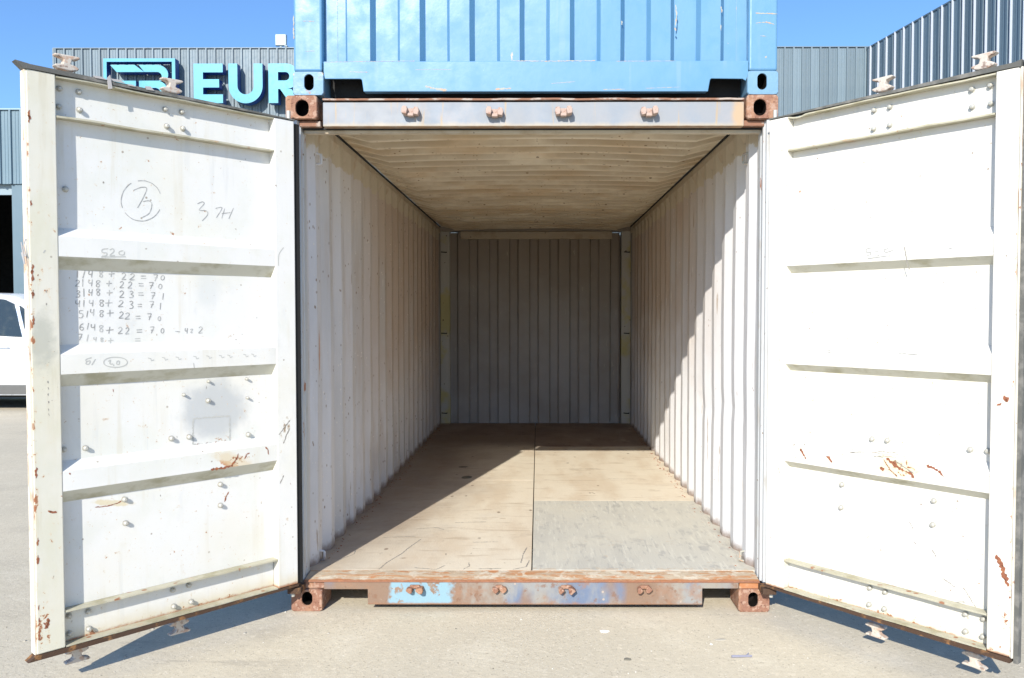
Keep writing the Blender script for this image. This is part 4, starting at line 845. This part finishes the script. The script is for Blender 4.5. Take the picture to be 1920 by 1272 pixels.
# letter E
x0 = 2.045; hgt = .885; W_ = .66; th = .195
def bars(name, rects):
    mb = MB()
    for (a, b, c, d_) in rects:
        mb.prism([(a, c), (b, c), (b, d_), (a, d_)], 0, T, 'y', 0, 1)
    return mb.build(name, ['sign', 'signside'], sg)
bars('letter', [(x0, x0 + .21, 0, hgt), (x0 + .2101, x0 + W_, hgt - th, hgt), (x0 + .2101, x0 + W_ - .085, .35, .35 + .185), (x0 + .2101, x0 + W_, 0, th)])
# letter U
x0 = 2.835; W_ = .77; r = W_ / 2
so_ = [(x0, hgt), (x0, .40)] + arc(x0 + r, .385, r, 180, 360, 20, .39) + [(x0 + W_, .40), (x0 + W_, hgt)]
ri = r - .2; si = [(x0 + .2, hgt), (x0 + .2, .40)] + arc(x0 + r, .385, ri, 180, 360, 20, .19) + [(x0 + W_ - .2, .40), (x0 + W_ - .2, hgt)]
strokes_poly('letter', so_, si)
# letter R
x0 = 3.74
mb = MB(); P_ = lambda pts: mb.prism(pts, 0, T, 'y', 0, 1)
P_([(x0, 0), (x0 + .215, 0), (x0 + .215, hgt), (x0, hgt)])
oo = [(x0 + .2151, hgt), (x0 + .40, hgt)] + arc(x0 + .40, .60, .285, 85, -85, 12) + [(x0 + .40, .315), (x0 + .2151, .315)]
ii = [(x0 + .2151, hgt - .19), (x0 + .38, hgt - .19)] + arc(x0 + .38, .60, .095, 85, -85, 12) + [(x0 + .38, .505), (x0 + .2151, .505)]
for i in range(len(oo) - 1): P_([oo[i], oo[i + 1], ii[i + 1], ii[i]])
P_([(x0 + .26, .314), (x0 + .52, .314), (x0 + .72, 0), (x0 + .48, 0)])
mb.build('letter', ['sign', 'signside'], sg)
# flood light on the parapet
fd = empty('flood_light', (-5.755, 14.5, 7.50))
tag(fd, 'small square floodlight standing on the warehouse parapet just left of the blue container', 'floodlight')
MB().box(-.12, .13, -.03, .05, .03, .285).build('housing', 'lampbody', fd, .01); MB().box(-.10, .11, -.036, -.031, .05, .265).build('lens', 'lampglass', fd)
MB().box(-.02, .02, -.01, .03, 0.001, .029).build('bracket', 'lampbody', fd)

# ================================================================== WHITE CAR
car = empty('parked_car', (-8.55, 9.45, 0), 0)
tag(car, 'white parked hatchback with dark windows, half hidden behind the left container door', 'car')
def loft(name, secs, mat_, par, smooth=True, seg=2, bev=.03):
    mb = MB(); mb.grid([r + [r[0]] for r in secs]); n = len(secs[0])
    mb.f.append(tuple(range(0, n))); mb.mi.append(0); o = (len(secs) - 1) * (n + 1); mb.f.append(tuple(range(o, o + n))[::-1]); mb.mi.append(0)
    ob = mb.build(name, mat_, par, smooth=smooth); s2 = ob.modifiers.new('s', 'SUBSURF'); s2.levels = s2.render_levels = 2; return ob
HW = .90
def ringb(x, zb, zt, hw):
    return [(x, -hw * .93, zb), (x, -hw, zb + (zt - zb) * .25), (x, -hw, zb + (zt - zb) * .6), (x, -hw * .95, zt - .03), (x, -hw * .85, zt), (x, hw * .85, zt), (x, hw * .95, zt - .03), (x, hw, zb + (zt - zb) * .6), (x, hw, zb + (zt - zb) * .25), (x, hw * .93, zb)]
secs = [ringb(-2.18, .45, .95, .70), ringb(-2.12, .28, 1.12, .82), ringb(-1.7, .26, 1.22, .90), ringb(-.9, .26, 1.22, .90), (ringb(0, .26, 1.20, .90)), ringb(.8, .26, 1.155, .90), ringb(1.2, .26, 1.09, .90), ringb(1.8, .28, .98, .87), ringb(2.15, .30, .86, .80), ringb(2.24, .38, .70, .66)]
loft('body', secs, 'carwhite', car)
# greenhouse
def gh(x0b, x1b, x0t, x1t, zb, zt, hb_, ht_, mb):
    mb.add([(x0b, -hb_, zb), (x1b, -hb_, zb), (x1b, hb_, zb), (x0b, hb_, zb), (x0t, -ht_, zt), (x1t, -ht_, zt), (x1t, ht_, zt), (x0t, ht_, zt)], [(0, 1, 5, 4), (1, 2, 6, 5), (2, 3, 7, 6), (3, 0, 4, 7), (4, 5, 6, 7)])
roof_line = [(-2.05, 1.18), (-1.80, 1.62), (-1.5, 1.76), (-1.0, 1.835), (-.4, 1.86), (0.05, 1.845), (.35, 1.80), (.65, 1.66), (.98, 1.44), (1.30, 1.13)]
secs = []
for x, zt in roof_line:
    zb = 1.12; t = (zt - zb) / .74
    secs.append([(x, -.885, zb - .03), (x, -.87, zb + .02), (x, -.87 + .13 * t, zt - .06 * t), (x, -.62, zt), (x, .62, zt), (x, .87 - .13 * t, zt - .06 * t), (x, .87, zb + .02), (x, .885, zb - .03)])
loft('cabin', secs, 'carwhite', car)
for sy in (-1, 1):
    # side glazing just proud of the cabin side, three panes
    def yy(z): return sy * (.896 - .175 * (z - 1.14))
    for pn_ in ([(-1.62, 1.205), (-.98, 1.20), (-1.0, 1.70), (-1.42, 1.62)], [(-.90, 1.20), (.02, 1.175), (.0, 1.75), (-.92, 1.72)], [(.09, 1.175), (.585, 1.150), (.42, 1.655), (.25, 1.73), (.07, 1.75)], [(.655, 1.146), (1.10, 1.135), (.80, 1.42), (.50, 1.63)]):
        mb = MB(); mb.add([(p[0], yy(p[1]), p[1]) for p in pn_] + [(p[0], yy(p[1]) - sy * .03, p[1]) for p in pn_], [tuple(range(len(pn_))), tuple(range(len(pn_), 2 * len(pn_)))[::-1]] + [(i, (i + 1) % len(pn_), (i + 1) % len(pn_) + len(pn_), i + len(pn_)) for i in range(len(pn_))])
        mb.build('side_window', 'carglass', car)
    mb = MB(); a = [(.59, 1.150), (.65, 1.147), (.495, 1.63), (.425, 1.655)]
    mb.add([(p[0], yy(p[1]) + sy * .006, p[1]) for p in a] + [(p[0], yy(p[1]) - sy * .03, p[1]) for p in a], [(0, 1, 2, 3), (7, 6, 5, 4), (0, 1, 5, 4), (1, 2, 6, 5), (2, 3, 7, 6), (3, 0, 4, 7)])
    mb.build('quarter_pillar', 'chrome', car)
    MB().box(-1.35, 1.0, *sorted((sy * .885, sy * .915)), .235, .405).build('sill_cladding', 'carclad', car, .02)
    MB().box(-1.30, 1.0, *sorted((sy * .916, sy * .921)), .243, .258).build('sill_strip', 'alloy', car)
    MB().box(-1.30, 1.05, *sorted((sy * .899, sy * .906)), .645, .652).build('door_crease', 'chrome', car)
    for xx in (-.95, .05, 1.02): MB().box(xx - .003, xx + .003, *sorted((sy * .898, sy * .9035)), .43, 1.10).build('door_gap', 'carclad', car)
    for xx in (-.80, .20): MB().box(xx, xx + .17, *sorted((sy * .904, sy * .93)), .98, 1.01).build('door_handle', 'carwhite', car, .008)
    MB().box(.85, 1.02, *sorted((sy * .93, sy * 1.07)), 1.12, 1.24).build('wing_mirror', 'carwhite', car, .03)
    for xx in (-1.42, 1.36):
        wl = empty('wheel', (xx, sy * .80, .335), 0, car)
        mb = MB(); mb.cyl((0, -.105, 0), (0, .105, 0), .335, n=32); mb.build('tyre', 'tyre', wl, .03, 3)
        mb = MB(); mb.cyl((0, sy * .10, 0), (0, sy * .112, 0), .07, n=12)
        for k in range(10):
            a = k * math.pi / 5; mb.cyl((0, sy * .108, 0), (.21 * math.cos(a), sy * .108, .21 * math.sin(a)), .022, .014, n=6)
        mb.build('rim', 'alloy', wl)
        MB().cyl((xx, sy * .868, .345), (xx, sy * .9065, .345), .385, n=32).build('wheel_arch', 'carclad', car, .01)
    MB().box(2.02, 2.19, *sorted((sy * .52, sy * .78)), .66, .80).build('headlight', 'hlamp', car, .03)
    MB().box(-2.17, -2.08, *sorted((sy * .55, sy * .80)), .85, 1.05).build('tail_light', 'tail', car, .02)
# windscreens
mb = MB(); mb.add([(1.25, -.76, 1.185), (1.25, .76, 1.185), (.70, .62, 1.655), (.70, -.62, 1.655)], [(0, 1, 2, 3)]); mb.add([(1.23, -.76, 1.165), (1.23, .76, 1.165), (.68, .62, 1.635), (.68, -.62, 1.635)], [(0, 1, 2, 3)]); mb.build('windscreen', 'carglass', car)
MB().box(-1.9, 1.9, -.80, .80, .20, .262).build('underbody', 'tyre', car)
MB().box(2.16, 2.235, -.45, .45, .42, .60).build('grille', 'carclad', car, .01)

# ================================================================== SMALL LITTER ON THE YARD
def flake(name, label, x, y, rx, ry, mat_, h=.004, cat='litter', n=9, rot=0, grp=None):
    mb = MB(); out = []
    for k in range(n):
        a = 2 * math.pi * k / n; q = random.uniform(.6, 1.15); px, py = rx * q * math.cos(a), ry * q * math.sin(a)
        out.append((px * math.cos(rot) - py * math.sin(rot), px * math.sin(rot) + py * math.cos(rot)))
    mb.v = [(p[0], p[1], 0.0005) for p in out] + [(p[0] * .9, p[1] * .9, h * random.uniform(.5, 1.2)) for p in out] + [(0, 0, h * 1.1)]
    for k in range(n):
        j = (k + 1) % n; mb.f += [(k, j, n + j, n + k), (n + k, n + j, 2 * n)]; mb.mi += [0, 0]
    o = mb.build(name, mat_); o.location = (x, y, 0); tag(o, label, cat, grp); return o
flake('paper_scrap', 'white torn paper scrap on the concrete in front of the sill', .346, -.262, .026, .018, 'paper', .004, 'paper scrap', rot=-.3)
flake('paper_scrap', 'pale whitish scrap on the concrete below the right corner casting', .874, -.351, .030, .014, 'pebble', .002, 'paper scrap', rot=.2)
flake('stone', 'small dark flat stone on the concrete left of the grey stick', .419, -.57, .020, .011, 'stone', .006, 'stone', rot=-.2)
mb = MB(); mb.cyl((-.045, 0, .006), (.045, .004, .006), .006, .0045, n=7); mb.cyl((.02, .002, .007), (.034, .018, .014), .004, .002, n=6)
o = mb.build('stick', 'stick'); o.location = (.925, -.548, 0); tag(o, 'short blue-grey stick lying on the concrete near the bottom right', 'stick')
